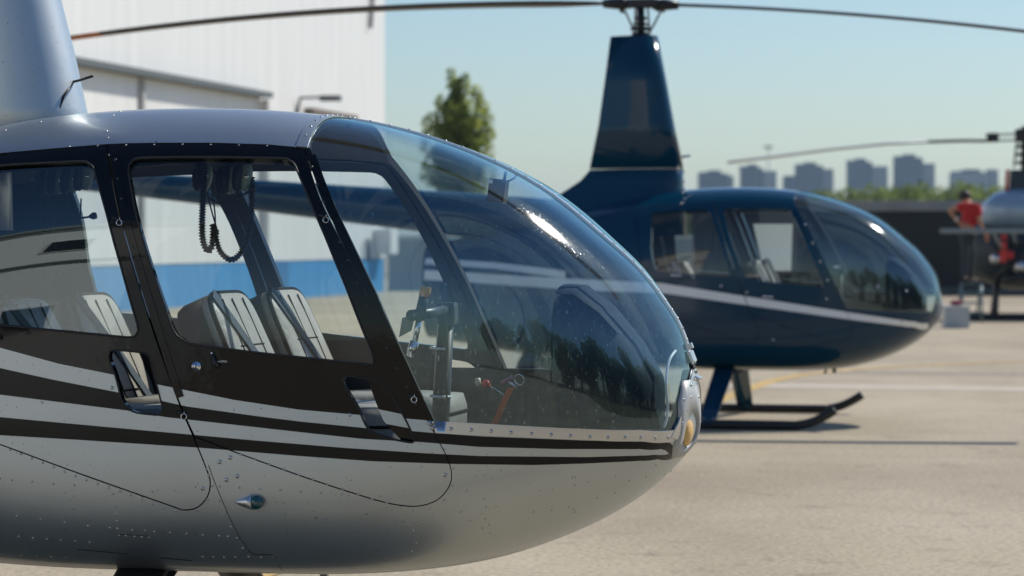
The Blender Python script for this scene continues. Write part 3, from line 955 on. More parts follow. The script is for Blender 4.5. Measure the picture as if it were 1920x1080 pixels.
def px_patch(name, pts, m, off, th, parent, smooth_pts=0, step=0.04):
    q = px9(pts)
    if smooth_pts: q = chaikin(q, smooth_pts, 0.2)
    return patch(name, q, (), (), [m], 0, th, off, parent=parent, step=step)

# retainer along the windshield's lower edge, with its screws
ret = px_patch("windshield_retainer", [(806, 789), (900, 794), (1000, 800), (1100, 804), (1200, 806), (1264, 806), (1267, 816), (1262, 826), (1200, 826), (1100, 824), (1000, 820), (900, 816), (812, 811)], M['alu'], 0.004, 0.006, SILVER)
def screw(x, y, parent, r=0.0062, off=0.004, m='screw'):
    q, n = hp(x, y, off)
    b = MB()
    b.dome(q, n, r, 0.45, 0, 12)
    b.dome(q + n * r * 0.36, n, r * 0.3, 0.3, 1, 6)
    return b.build("screw", [M[m], M['gap']], parent)
for x, y in ((804, 793), (810, 802), (846, 804), (884, 806), (921, 808), (958, 811), (996, 813), (1033, 815), (1069, 817), (1105, 819), (1139, 820), (1171, 820), (1200, 820), (1227, 821), (1251, 820)):
    screw(x, y, ret)
ribbon_edge = px([(1255, 822), (1262, 808), (1270, 793), (1279, 768), (1287, 735), (1293, 712), (1297, 695)]) + px([(1304, 695), (1302, 720), (1297, 745), (1290, 772), (1281, 797), (1273, 812), (1268, 823)])
patch("windshield_edge", ribbon_edge, (), (), [M['alu']], 0, 0.006, 0.005, parent=SILVER, step=0.03, sides=(1, -1))
for x, y in ((1277, 793), (1286, 770), (1293, 745)):
    screw(x, y, ret, 0.005, 0.005)
# roof bow strip with rivets
bow = patch("roof_strip", [(A0, _ptop), (A0 + 0.055, _ptop), (A0 + 0.055, PI / 2), (A0, PI / 2)], (), (), [M['silver']], 0, 0.004, 0.003, parent=SILVER, sides=(1, -1))
rb = MB()
for sgn in (1, -1):
    for p in np.linspace(_ptop + 0.06, PI / 2 - 0.05, 8):
        a_ = np.array([(A0 + 0.027) / AS]); p_ = np.array([p])
        q, n = hull(a_, p_)[0] * np.array([1, sgn, 1]), hull_n(a_, p_)[0] * np.array([1, sgn, 1])
        rb.dome(Vector(q) + Vector(n) * 0.003, n, 0.0046)
fuse(rb.build("rivet", [M['screw']], bow), bow)
# door frame posts: raised hinge strip and hinge pins
def ribbon_px(name, line, hw_px, m, off, th, parent):
    l = [(p.x, p.y) for p in bez([(a, b, 0) for a, b in line], 4)]
    L = np.array(l); t = np.gradient(L, axis=0); n = np.stack([-t[:, 1], t[:, 0]], 1); n /= np.linalg.norm(n, axis=1, keepdims=True)
    return px_patch(name, [tuple(q) for q in L + n * hw_px] + [tuple(q) for q in (L - n * hw_px)[::-1]], m, off, th, parent)
post = ribbon_px("door_post_strip", [(584, 292), (606, 352), (634, 420), (666, 488), (698, 556), (730, 628), (760, 696), (786, 752), (803, 784)], 8, M['black_gloss'], 0.0025, 0.004, SILVER)
for x, y in ((581, 314), (592, 346), (604, 378), (634, 453), (650, 488), (668, 530), (686, 572), (704, 612), (722, 652), (742, 690), (760, 725), (776, 757)):
    screw(x + 3, y, post, 0.005, 0.0025, 'black_rivet')
mid = ribbon_px("door_post_strip", [(213, 282), (222, 340), (236, 410), (255, 480), (276, 550), (298, 620), (320, 690), (338, 745)], 7, M['black_gloss'], 0.0025, 0.004, FDOOR)
for x, y in ((216, 300), (221, 335), (228, 372), (240, 430), (250, 465), (262, 508), (272, 542), (283, 575), (296, 620), (309, 662), (325, 710)):
    screw(x, y, mid, 0.0045, 0.0025, 'black_rivet')
for x, y, par in ((225, 413, RDOOR), (612, 408, FDOOR), (777, 744, FDOOR), (346, 776, RDOOR)):
    h = MB()
    q, n = hp(x, y, 0.004)
    h.torus(q + Vector((0, -0.003, -0.008)), (n + Vector((0.2, 0, 0))).normalized(), 0.0085, 0.0016, 1, 16)
    q2, _ = hp(x - 14, y - 5, 0.003)
    h.tube([q2, q], 0.004, 8, 0)
    h.torus(q + Vector((0.001, -0.002, 0.004)), (1, 0.3, 0), 0.004, 0.0014, 1, 10)
    h.build("hinge_pin", [M['plastic'], M['chrome']], par)
# lock, handle and its lettering on the front door
q, n = hp(369, 687, 0.0)
lk = MB()
lk.tube([q - n * 0.002, q + n * 0.006], 0.0145, 20, 0)
lk.tube([q + n * 0.006, q + n * 0.009], 0.0105, 20, 0)
lk.box(q + n * 0.0095, (0.003, 0.002, 0.009), m=1)
lk.build("lock", [M['chrome'], M['gap']], FDOOR)
h = MB()
a, _ = hp(398, 662, 0.002); b_, _ = hp(404, 680, 0.004); c_, _ = hp(410, 688, 0.004)
h.tube([a, b_, c_], [0.006, 0.008, 0.009], 8, 0)
h.dome(a + n * 0.004, n, 0.004, 0.6, 1)
h.build("handle", [M['plastic'], M['chrome']], FDOOR)
px_patch("handle_recess", [(396, 664), (404, 664), (409, 680), (412, 690), (398, 690)], M['gap'], 0.0012, 0.002, FDOOR)
def lettering(text, q, n, size, m, parent, name="lettering"):
    cu = bpy.data.curves.new("t", 'FONT'); cu.body = text; cu.size = size; cu.extrude = 0.0004
    cu.align_x, cu.align_y = 'CENTER', 'CENTER'
    ob = bpy.data.objects.new("t", cu); COL.objects.link(ob)
    dg = bpy.context.evaluated_depsgraph_get()
    me = bpy.data.meshes.new_from_object(ob.evaluated_get(dg))
    bpy.data.objects.remove(ob)
    me.materials.clear(); me.materials.append(m)
    o = bpy.data.objects.new(name, me); link(o, parent)
    z = Vector(n).normalized(); x = Vector((1, 0, 0)); x = (x - z * x.dot(z)).normalized(); y = z.cross(x)
    o.matrix_local = Matrix((x, y, z)).transposed().to_4x4(); o.location = q
    return o
q, n = hp(419, 678, 0.0022)
lettering("OPEN", q, n, 0.009, M['paper'], FDOOR)
q1, _ = hp(403, 677.5, 0.002); q2, _ = hp(413, 678, 0.002)
MB().tube([q1, q2], 0.0008, 5).build("marking", [M['paper']], FDOOR)
q, n = hp(3, 633, 0.004)
MB().tube([hp(-14, 634, .004)[0], q], 0.007, 8).build("handle", [M['plastic']], RDOOR)
# dark pocket panel inside the front door's lower opening, carrying the stripes on
pk = px([(684, 706), (716, 712), (742, 742), (772, 795), (786, 836), (752, 830), (716, 790), (700, 752)])
patch("pocket_panel", pk, (), [(px([(690, 765), (800, 788), (806, 812), (700, 792)]), 1)], [M['black_gloss'], M['silver']], 0, 0.004, -0.03, parent=FDOOR, step=0.03)
for pol, par in ((FRONT_HOLE, FDOOR), (REAR_HOLE, RDOOR)):
    w = [tuple(hull(np.array([a / AS]), np.array([p]))[0]) for a, p in resample(pol, 0.04)]
    MB().tube(w + [w[0]], 0.003, 6, 0, cap=False).build("seal", [M['rubber']], par)
for x, y, par in ((656, 778, FDOOR), (210, 727, RDOOR)):
    screw(x, y, par, 0.006, 0)
# skin rivets
rv = MB()
def rline(pts, gap, r=0.0042):
    L = [Vector((a, b, 0)) for a, b in pts]
    acc = 0.0
    for i in range(len(L) - 1):
        d = (L[i + 1] - L[i]).length
        while acc <= d:
            p = L[i].lerp(L[i + 1], acc / d)
            q, n = hp(p.x, p.y, 0.0)
            rv.dome(q, n, r)
            acc += gap
        acc -= d
rline([(19, 843), (150, 896), (240, 926), (312, 954), (345, 962)], 22)
rline([(372, 956), (398, 925)], 26)
for pts in ([(0, 897), (22, 900), (60, 903), (100, 907), (139, 910)], [(32, 968), (76, 974), (121, 980), (165, 986), (206, 990)],
            [(35, 1006), (62, 1009), (88, 1011), (114, 1013), (141, 1015), (168, 1017)], [(212, 926), (215, 950), (217, 964), (219, 977), (220, 991)],
            [(248, 994), (272, 995), (289, 997), (319, 999), (350, 1001), (380, 1003), (411, 1005), (427, 1006)],
            [(223, 1004), (236, 1005), (252, 1006), (266, 1007), (280, 1008)], [(387, 880), (392, 891), (398, 911), (411, 940), (422, 964), (433, 988), (444, 1009), (455, 1028)],
            [(412, 912), (449, 914), (487, 917), (526, 919), (564, 922), (602, 924), (641, 927)], [(451, 852), (478, 861), (505, 871), (532, 880), (560, 890), (587, 899), (614, 908), (643, 917), (671, 927), (698, 936), (725, 943), (751, 951), (775, 956), (807, 954), (833, 938), (849, 911), (850, 879)],
            [(380, 1044), (400, 1044), (420, 1045), (441, 1045), (466, 1044), (489, 1045), (512, 1043)], [(724, 951), (745, 968), (766, 984), (775, 995), (772, 1034), (780, 1018), (831, 1010), (865, 960)],
            [(875, 920), (908, 936), (912, 951), (910, 974), (918, 984), (920, 1000), (906, 990)], [(1074, 895), (1078, 910), (1076, 955), (1078, 961)],
            [(1230, 872), (1246, 889), (1258, 886), (1212, 894), (1180, 902)], [(1000, 960), (1035, 957), (1068, 951), (1120, 934), (1154, 925)],
            [(6, 1040), (40, 1041), (70, 1043), (96, 1044), (124, 1046)], [(205, 290), (202, 258), (200, 246)], [(10, 244), (36, 228), (76, 228), (212, 216), (224, 209)]):
    for x, y in pts:
        q, n = hp(x, y, 0.0); rv.dome(q, n, 0.0040)
for k in range(9):
    q, n = hp(130 + 53 * k, 274.5 - 4 * math.sin(k / 8 * PI), 0.0); rv.dome(q, n, 0.003)
fuse(rv.build("rivet", [M['rivet']], FUS), FUS)
for x, y in ((412, 866), (432, 858), (425, 900), (445, 893), (380, 916), (835, 891)):
    screw(x, y, FUS if x < 800 and x > 390 else FDOOR, 0.0068, 0)
# seams in the lower skin
def seam(pts, parent, r=0.0011, m='gap', name="seam"):
    w = []
    L = resample([tuple(map(float, p)) for p in pts], 12, closed=False)
    for x, y in L: w.append(hp(x, y, 0.0003)[0])
    MB().tube(w, r, 5).build(name, [M[m]], parent)
seam([(391, 872), (398, 893), (415, 935), (430, 970), (450, 1008), (470, 1036), (478, 1040), (505, 1040), (514, 1042), (524, 1062), (530, 1070)], FUS)
seam([(219, 1002), (245, 1003), (277, 1005), (283, 1008)], FUS)
seam([(145, 1030), (200, 1035), (240, 1039)], FUS)
seam([(300, 1046), (360, 1051)], FUS)
# green navigation light in its teardrop housing
q0, n0 = hp(442, 940, 0.006); q1, n1 = hp(497, 940, 0.010)
ax = (q1 - q0).normalized()
nl = MB()
prof_r = [(0, 0.002), (0.06, 0.006), (0.2, 0.0125), (0.4, 0.0185), (0.62, 0.0235)]
L_ = (q1 - q0).length
nl.tube([q0 + ax * L_ * t for t, r in prof_r], [r for t, r in prof_r], 20, 0)
nlo = nl.build("navigation_light", [M['alu']], SILVER)
lens = MB()
lr = [(0.62, 0.023), (0.75, 0.0225), (0.87, 0.018), (0.95, 0.011), (1.0, 0.002)]
lens.tube([q0 + ax * L_ * t for t, r in lr], [r for t, r in lr], 20, 0)
lens.build("lens", [M['nav']], nlo)
q, n = hp(468, 943, 0.022)
MB().dome(q, n, 0.004).build("screw", [M['screw']], nlo)

# nose plate with the landing light
def nose_pt(y, z, off=0.0):
    lo, hi = 0.0, 1.2
    for _ in range(40):
        m = (lo + hi) / 2
        if float(field(np.array([-m]), np.array([y]), np.array([z]))[0]) < 0: hi = m
        else: lo = m
    return Vector((-hi + off, y, z))
LZ, LR, LY = 0.880, 0.056, -0.088
def plate_pts(scale_fn, off, k=48):
    return [nose_pt(*scale_fn(2 * PI * i / k), off) for i in range(k)]
def pl_out(t):
    c, s_ = math.cos(t), math.sin(t)
    r = 1 / max(abs(c) / 0.085, abs(s_) / (0.155 if s_ > 0 else 0.085), (abs(c) / 0.085 + abs(s_) / (0.155 if s_ > 0 else 0.085)) / 1.55)
    return (LY + c * r, LZ + s_ * r)
def circ(r):
    return lambda t: (LY + math.cos(t) * r, LZ + math.sin(t) * r)
np_ = MB()
mid_ring = [a.lerp(b, 0.5) + Vector((0.002, 0, 0)) for a, b in zip(plate_pts(pl_out, 0.006), plate_pts(circ(LR), 0.006))]
rim = plate_pts(circ(LR), 0.007)
xin = -0.032
np_.loft([plate_pts(pl_out, -0.004), plate_pts(pl_out, 0.005), mid_ring, rim, [Vector((v.x - 0.006, LY + (v.y - LY) * 0.97, LZ + (v.z - LZ) * 0.97)) for v in rim],
          [Vector((xin, LY + math.cos(2 * PI * i / 48) * LR * 0.9, LZ + math.sin(2 * PI * i / 48) * LR * 0.9)) for i in range(48)]], 0, cap=False)
npo = np_.build("nose_plate", [mat("nose_plate_paint", (0.40, 0.42, 0.43), 0.5, 0.15, 0.1)], SILVER)
ll = MB()
rings = []
for r, x in ((0.9, -0.072), (0.88, -0.058), (0.6, -0.048), (0.3, -0.043), (0.05, -0.042)):
    rings.append([Vector((x + 0.036, LY + math.cos(2 * PI * i / 32) * LR * r, LZ + math.sin(2 * PI * i / 32) * LR * r)) for i in range(32)])
ll.loft(rings, 0)
ll.build("landing_light", [M['bulb']], npo)
nr = MB()
for t in (0.3, 1.0, 1.57, 2.15, 2.85, 3.7, 4.3, 4.71, 5.1, 5.75):
    y, z = pl_out(t); y = LY + (y - LY) * 0.9; z = LZ + (z - LZ) * 0.9
    p_ = nose_pt(y, z, 0.005); nr.dome(p_, (1, y * 3, (z - LZ) * 3), 0.005)
fuse(nr.build("rivet", [M['screw']], npo), npo)
# fresh-air inlet and bracket above the light
iv = MB()
for sgn in (-1,):
    b0 = nose_pt(-0.03, 1.055, 0.004)
iv.box(nose_pt(0.0, 1.040, 0.008), (0.022, 0.060, 0.008), rotm(y=0.45), bev=0.003)
iv.box(nose_pt(0.0, 1.068, -0.002), (0.012, 0.050, 0.036), rotm(y=-0.30), m=1)
iv.box(nose_pt(0.0, 1.105, 0.003), (0.012, 0.070, 0.036), rotm(y=-0.38), bev=0.004)
iv.box(nose_pt(0.0, 1.138, 0.008), (0.014, 0.022, 0.018), rotm(y=-0.38), bev=0.003)
for y in (-0.036, 0.036):
    for z in (1.035, 1.085, 1.12):
        iv.dome(nose_pt(y, z, 0.004), (1, y * 2, 0.4), 0.0045)
iv.build("air_inlet", [M['alu'], M['gap']], SILVER)
# compass hung from the windshield strip
cp = MB()
c0 = NF.at_y(934, 358, 0.0)
cp.box(c0, (0.055, 0.06, 0.075), rotm(y=0.12), bev=0.006)
cp.box(c0 + Vector((-0.02, 0, 0.03)), (0.02, 0.064, 0.012), rotm(y=0.12), m=1)
cp.tube([c0 + Vector((0.02, 0, 0.035)), c0 + Vector((0.025, 0, 0.062))], 0.005, 8)
cp.tube(bez([c0 + Vector((0.03, 0.01, 0.03)), c0 + Vector((0.055, 0.01, 0.045)), c0 + Vector((0.052, 0.01, 0.06))], 5), 0.003, 6)
cp.build("compass", [M['plastic'], M['screw']], SILVER)
# clear hose inside the nose glass
MB().tube([hp(x, y, -0.012)[0] for x, y in [(p.x, p.y) for p in bez([(a, b, 0) for a, b in ((1273, 656), (1262, 672), (1256, 700), (1255, 730), (1258, 760), (1256, 785), (1251, 803))], 4)]], 0.0045, 8).build("clear_hose", [M['white_plastic']], SILVER)
# push-pull knobs beside the console
kn = MB()
k1 = NF.at_y(914, 722, -0.12); k2 = NF.at_y(944, 741, -0.06)
kn.tube([k1, k2], 0.0035, 8, 2)
kn.tube([k1 + (k1 - k2).normalized() * 0.014, k1 + (k1 - k2).normalized() * 0.006, k1, k1 - (k1 - k2).normalized() * 0.010], [0.013, 0.014, 0.009, 0.006], 12, 0)
k3 = NF.at_y(896, 716, -0.13); kn.tube([k3 + Vector((0, 0, 0.012)), k3, k3 - Vector((-0.004, 0, 0.012))], [0.008, 0.0095, 0.008], 10, 1)
k4 = NF.at_y(952, 714, -0.1); kn.tube([k4 + Vector((-0.022, 0, -0.008)), k4 + Vector((0.015, 0, 0.012))], 0.0055, 8, 3)
kn.tube([k4, k4 + Vector((0.035, 0, -0.025))], 0.004, 8, 2)
kn.torus(NF.at_y(974, 712, -0.09), (0.3, 1, 0.2), 0.017, 0.0022, 2, 18)
kn.build("control_knob", [M['redpaint'], M['cream'], M['chrome'], mat('pink_knob', (0.5, 0.2, 0.3), 0.4)], part_of(SILVER, "instrument_console")[0])
# fuel drain below the belly and the aerial
MB().tube([(-1.2, -0.05, 0.425), (-1.2, -0.05, 0.40), (-1.215, -0.05, 0.395)], 0.012, 10).build("belly_drain", [M['alu']], SILVER)

# things hanging in the cabin
def at_cabin(x, y, yb):
    return NF.Ri.transposed() @ NF.at_y(x, y, yb) + NF.loc
def wloc(v):
    return NF.R @ Vector(v) + NF.loc
rib = MB()
pts = [at_cabin(x, y, -0.12) for x, y in ((958, 727), (949, 745), (940, 765), (932, 785), (927, 795))]
rw = Vector((0.012, -0.004, 0.003))
fr_, bk_ = [], []
rings = [[p + rw, p + rw * 0.98 + Vector((0, 0.002, 0)), p - rw * 0.98 + Vector((0, 0.002, 0)), p - rw] for p in pts]
rib.loft(rings, 0, smooth=False)
tag(rib.build("warning_ribbon", [M['orange']]), "orange ribbon hanging from the knobs beside the instrument console", "ribbon")
cd = MB()
cq = [at_cabin(x, y, -0.22) for x, y in ((754, 596), (778, 590), (770, 620), (748, 632))]
cd.loft([cq, [v + Vector((0.002, 0.006, 0)) for v in cq]], 0, smooth=False)
cd.box(at_cabin(783, 595, -0.22), (0.05, 0.02, 0.02), m=1)
tag(cd.build("checklist_card", [mat('dark_card', (0.07, 0.08, 0.085), 0.25, 0, 0.6), M['plastic']]), "dark plastic checklist card clipped to the cyclic grip", "card")

def make_headset(cups, yb, label, band_top, mic, cables, coils):
    pts = [at_cabin(x, y, yb + dy) for x, y, dy in cups]
    root = empty("headset", tuple(sum(pts, Vector()) / len(pts)))
    tag(root, label, "headset", "headsets hanging from the cabin ceiling")
    o = root.location
    for p in pts:
        c = MB()
        p = p - o
        c.ball(p, 0.040, 0, 14, 8, (0.55, 0.75, 1.25), rotm(y=0.12))
        c.ball(p + Vector((-0.024, 0, 0)), 0.042, 1, 14, 8, (0.5, 0.85, 1.25), rotm(y=0.12))
        c.dome(p + Vector((0.004, -0.030, 0.0)), (0.2, -1, 0.1), 0.008, 0.5, 2)
        c.build("ear_cup", [M['headset'], M['earpad'], M['chrome']], root)
    b = MB()
    a_, z_ = pts[0] - o, pts[-1] - o
    t_ = at_cabin(*band_top, yb) - o
    b.tube(bez([a_ + Vector((0, 0, 0.02)), (a_ + t_) / 2 + Vector((-0.012, 0, 0.02)), t_, (z_ + t_) / 2 + Vector((0.012, 0, 0.02)), z_ + Vector((0, 0, 0.02))], 6), 0.009, 8)
    b.build("headband", [M['earpad']], root)
    if mic:
        mp = [at_cabin(x, y, yb - 0.04) - o for x, y in mic]
        m_ = MB().tube(bez(mp, 6), 0.0035, 6)
        m_.tube([mp[-2].lerp(mp[-1], 0.45), mp[-2].lerp(mp[-1], 0.75), mp[-1]], [0.006, 0.012, 0.011], 10)
        m_.build("microphone", [M['earpad']], root)
    for c in cables:
        MB().tube(bez([at_cabin(x, y, yb - 0.02) - o for x, y in c], 6), 0.0028, 6).build("cable", [M['earpad']], root)
    for c, R_ in coils:
        L = bez([at_cabin(x, y, yb - 0.03) - o for x, y in c], 10)
        L = [Vector(v) for v in resample([tuple(v) for v in L], 0.001, closed=False)]
        hx = []
        acc = 0.0
        for i, p in enumerate(L):
            t_ = (L[min(i + 1, len(L) - 1)] - L[max(i - 1, 0)]).normalized()
            n1 = Vector((0, 1, 0)); n1 = (n1 - t_ * n1.dot(t_)).normalized(); n2 = t_.cross(n1)
            hx.append(p + (n1 * math.cos(acc) + n2 * math.sin(acc)) * R_)
            acc += 0.75
        MB().tube(hx, 0.0022, 5).tube([p for p in L], R_ * 0.75, 6).build("coiled_cable", [M['earpad']], root)
    return root
make_headset([(386, 330, 0.02), (430, 338, -0.02)], 0.05, "left front headset with grey cups, its thick coiled cable looping below", (405, 296), None,
             [((398, 362), (403, 400), (404, 432))], [(((383, 300), (381, 360), (379, 420), (381, 452), (390, 470), (398, 458), (400, 430), (399, 420)), 0.0105)])
make_headset([(437, 336, 0.02), (461, 331, -0.03)], -0.03, "right front headset with pale green cup and long loop of coiled cable", (452, 292), ((392, 372), (415, 382), (440, 374), (462, 362), (478, 352)),
             [((388, 360), (398, 400), (410, 440))], [(((472, 332), (472, 380), (468, 430), (455, 468), (435, 487), (415, 474), (406, 450), (405, 432)), 0.009)])
make_headset([(92, 340, 0.02), (112, 338, -0.02)], 0.08, "dark headset hanging at the left of the rear cabin window", (102, 300), None,
             [((78, 330), (76, 400), (80, 450)), ((92, 372), (86, 420), (82, 500), (96, 536), (110, 500), (100, 450), (102, 380))], [])
make_headset([(138, 336, 0.02), (163, 330, -0.03)], 0.02, "rear headset with its microphone boom hanging down behind the door post", (150, 292), ((128, 372), (126, 398), (140, 408), (158, 408), (180, 404)),
             [((152, 372), (151, 420), (152, 450))], [(((156, 445), (154, 475), (148, 492), (130, 498)), 0.0075)])

# white board behind the blue helicopter's front window (its code is left out)
M['notice'] = mat('notice_paper', (0.86, 0.88, 0.88), 0.8)
_t = M['notice'].node_tree
_tl = _t.nodes.new("ShaderNodeBsdfTranslucent"); _tl.inputs[0].default_value = (0.8, 0.82, 0.82, 1)
_mx = _t.nodes.new("ShaderNodeMixShader"); _mx.inputs[0].default_value = 0.6
_t.links.new(_t.nodes["Principled BSDF"].outputs[0], _mx.inputs[1]); _t.links.new(_tl.outputs[0], _mx.inputs[2])
_t.links.new(_mx.outputs[0], _t.nodes["Material Output"].inputs[0])
bd = MB()
pq = [FF.R @ FF.at_y(x, y, 0.45) + FF.loc for x, y in ((1412, 420), (1486, 420), (1483, 508), (1432, 508))]
bd.loft([pq, [v + Vector((0.0005, 0.002, 0)) for v in pq]], 0, smooth=False)
tag(bd.build("notice_board", [M['notice']]), "blank white notice sheet behind the blue helicopter's front window", "notice")

# ------------------------------------------------------------------ apron
def asphalt_mat():
    m, t, p = new_mat("asphalt")
    tc = t.nodes.new("ShaderNodeTexCoord")
    def noise_(scale, detail, mapping=None, rough=0.55):
        n = t.nodes.new("ShaderNodeTexNoise")
        n.inputs["Scale"].default_value = scale; n.inputs["Detail"].default_value = detail
        n.inputs["Roughness"].default_value = rough
        if mapping:
            mp = t.nodes.new("ShaderNodeMapping"); mp.inputs["Scale"].default_value = mapping
            mp.inputs["Rotation"].default_value = (0, 0, math.radians(-6))
            t.links.new(tc.outputs["Object"], mp.inputs[0]); t.links.new(mp.outputs[0], n.inputs["Vector"])
        else:
            t.links.new(tc.outputs["Object"], n.inputs["Vector"])
        return n
    def ramp(node, stops):
        r = t.nodes.new("ShaderNodeValToRGB")
        e = r.color_ramp.elements
        e[0].position, e[0].color = stops[0][0], (*stops[0][1], 1)
        e[1].position, e[1].color = stops[-1][0], (*stops[-1][1], 1)
        for pos, c in stops[1:-1]:
            k = e.new(pos); k.color = (*c, 1)
        t.links.new(node.outputs[0], r.inputs[0])
        return r
    def mul(a, b, f=1.0):
        x = t.nodes.new("ShaderNodeMixRGB"); x.blend_type = 'MULTIPLY'; x.inputs[0].default_value = f
        t.links.new(a.outputs[0], x.inputs[1]); t.links.new(b.outputs[0], x.inputs[2])
        return x
    base = ramp(noise_(0.45, 6, (1, 0.5, 1)), [(0.3, (0.285, 0.238, 0.168)), (0.5, (0.36, 0.308, 0.222)), (0.72, (0.43, 0.375, 0.28))])
    band = ramp(noise_(0.22, 3, (0.05, 1.0, 1)), [(0.36, (0.80, 0.79, 0.78)), (0.5, (1, 1, 1)), (0.66, (1.08, 1.08, 1.07))])
    grit = ramp(noise_(30, 5, None, 0.8), [(0.32, (0.50, 0.50, 0.51)), (0.5, (1, 1, 1)), (0.68, (1.42, 1.40, 1.35))])
    spots = ramp(noise_(2.6, 5, None, 0.7), [(0.32, (0.66, 0.65, 0.64)), (0.44, (1, 1, 1))])
    c = mul(mul(mul(base, band, 1.0), grit, 0.95), spots, 0.8)
    v = t.nodes.new("ShaderNodeTexVoronoi"); v.feature = 'DISTANCE_TO_EDGE'; v.inputs["Scale"].default_value = 0.22
    mp = t.nodes.new("ShaderNodeMapping"); t.links.new(tc.outputs["Object"], mp.inputs[0])
    dn = noise_(1.3, 4)
    ad = t.nodes.new("ShaderNodeVectorMath"); ad.operation = 'MULTIPLY_ADD'; ad.inputs[1].default_value = (0.9, 0.9, 0.9)
    t.links.new(dn.outputs["Color"], ad.inputs[0]); t.links.new(mp.outputs[0], ad.inputs[2])
    t.links.new(ad.outputs[0], v.inputs["Vector"])
    crack = ramp(v, [(0.0, (0.5, 0.48, 0.46)), (0.006, (1, 1, 1))])
    c = mul(c, crack, 0.12)
    t.links.new(c.outputs[0], p.inputs["Base Color"])
    p.inputs["Roughness"].default_value = 0.82
    b = t.nodes.new("ShaderNodeBump"); b.inputs["Strength"].default_value = 0.5; b.inputs["Distance"].default_value = 0.006
    t.links.new(noise_(55, 5).outputs[0], b.inputs["Height"]); t.links.new(b.outputs[0], p.inputs["Normal"])
    return m
kind(mesh_obj("ground", [(-3500, -900, 0), (3500, -900, 0), (3500, 6500, 0), (-3500, 6500, 0)], [(0, 1, 2, 3)], asphalt_mat()), "structure")
M['yellow_line'] = mat('worn_yellow_line', (0.50, 0.34, 0.12), 0.8, var=0.25, scale=6)
def ground_line(pts, w, m, name="painted_line", z=0.004):
    P = bez([Vector((p[0], p[1], z)) for p in pts], 8)
    v, f = [], []
    for i, p in enumerate(P):
        t = (P[min(i + 1, len(P) - 1)] - P[max(i - 1, 0)]); n = Vector((-t.y, t.x, 0)).normalized() * w / 2
        v += [p + n, p - n]
        if i: f.append((2 * i - 2, 2 * i - 1, 2 * i + 1, 2 * i))
    return kind(mesh_obj(name, v, f, m), "structure")
ground_line([ground_at(x, y) for x, y in ((1290, 775), (1340, 754), (1400, 731), (1450, 714), (1500, 704), (1560, 697), (1640, 690), (1740, 685), (1900, 679), (2200, 672))], 0.17, M['yellow_line'])
ground_line([ground_at(x, y) for x, y in ((560, 1058), (500, 1074), (430, 1095), (300, 1140))], 0.16, M['yellow_line'])
ground_line([(-7.0, 2.6), (-4.0, 4.9), (-1.9, 6.1), (0.0, 6.65), (1.8, 6.5), (4.5, 5.4), (8.0, 2.5)], 0.16, M['yellow_line'])
ground_line([(-14, -1), (-6, 0.2), (2, 0.0), (9, -2.5), (16, -7)], 0.2, M['yellow_line'])

M['tar'] = mat('tar_stain', (0.285, 0.245, 0.19), 0.85, var=0.3, scale=9)
M['pale_strip'] = mat('pale_concrete_strip', (0.45, 0.40, 0.325), 0.85, var=0.12, scale=5)
ground_line([ground_at(x, y) for x, y in ((1330, 722), (1500, 724), (1700, 727), (1990, 731))], 0.9, M['pale_strip'], "pale_strip", 0.003)
ground_line([ground_at(x, y) for x, y in ((1500, 697), (1700, 699), (1990, 703))], 0.8, M['tar'], "patched_strip", 0.0025)
# ------------------------------------------------------------------ hangar
def ribbed(name, col, scale, dirt=0.06, rough=0.45):
    m, t, p = new_mat(name)
    tc = t.nodes.new("ShaderNodeTexCoord")
    w = t.nodes.new("ShaderNodeTexWave"); w.inputs["Scale"].default_value = scale; w.inputs["Distortion"].default_value = 0
    w.bands_direction = 'X'
    t.links.new(tc.outputs["Object"], w.inputs["Vector"])
    b = t.nodes.new("ShaderNodeBump"); b.inputs["Strength"].default_value = 0.22; b.inputs["Distance"].default_value = 0.03
    t.links.new(w.outputs["Fac"], b.inputs["Height"]); t.links.new(b.outputs[0], p.inputs["Normal"])
    n = t.nodes.new("ShaderNodeTexNoise"); n.inputs["Scale"].default_value = 0.6; n.inputs["Detail"].default_value = 5
    mp = t.nodes.new("ShaderNodeMapping"); mp.inputs["Scale"].default_value = (4, 1, 0.25)
    t.links.new(tc.outputs["Object"], mp.inputs[0]); t.links.new(mp.outputs[0], n.inputs["Vector"])
    mr = t.nodes.new("ShaderNodeMapRange"); mr.inputs["From Min"].default_value, mr.inputs["From Max"].default_value = 0.3, 0.7
    mr.inputs["To Min"].default_value, mr.inputs["To Max"].default_value = 1 - dirt, 1 + dirt
    t.links.new(n.outputs[0], mr.inputs[0])
    mx = t.nodes.new("ShaderNodeVectorMath"); mx.operation = 'SCALE'; mx.inputs[0].default_value = col
    t.links.new(mr.outputs[0], mx.inputs["Scale"]); t.links.new(mx.outputs[0], p.inputs["Base Color"])
    p.inputs["Roughness"].default_value = rough
    return m
M['hangar_white'] = ribbed('white_wall_sheet', (0.75, 0.755, 0.75), 1.6)
M['hangar_blue'] = ribbed('blue_wall_sheet', (0.05, 0.27, 0.56), 1.6, 0.12)
M['fence_sheet'] = ribbed('grey_fence_sheet', (0.22, 0.28, 0.30), 2.2, 0.1)
HD = Vector((4.87, 24.3, 0)).normalized()
HC = Vector((-3.575, 79.5, 0))                       # far corner of the front wall
HYAW = math.atan2(HD.y, HD.x)                        # local +x runs along the wall towards the far corner
HL = 58.0
hang = empty("hangar", HC - HD * HL, HYAW)
tag(hang, "big white sheet metal hangar with a blue band at its foot", "hangar")
def hpos(x_px):      # distance along the wall at which a column of the photograph meets it
    d = sight(x_px, 500); o = Vector(CAM.location)
    n = Vector((-HD.y, HD.x, 0))
    t = (HC - o).dot(n) / d.dot(n)
    return (o + d * t - (HC - HD * HL)).dot(HD), (o + d * t).y
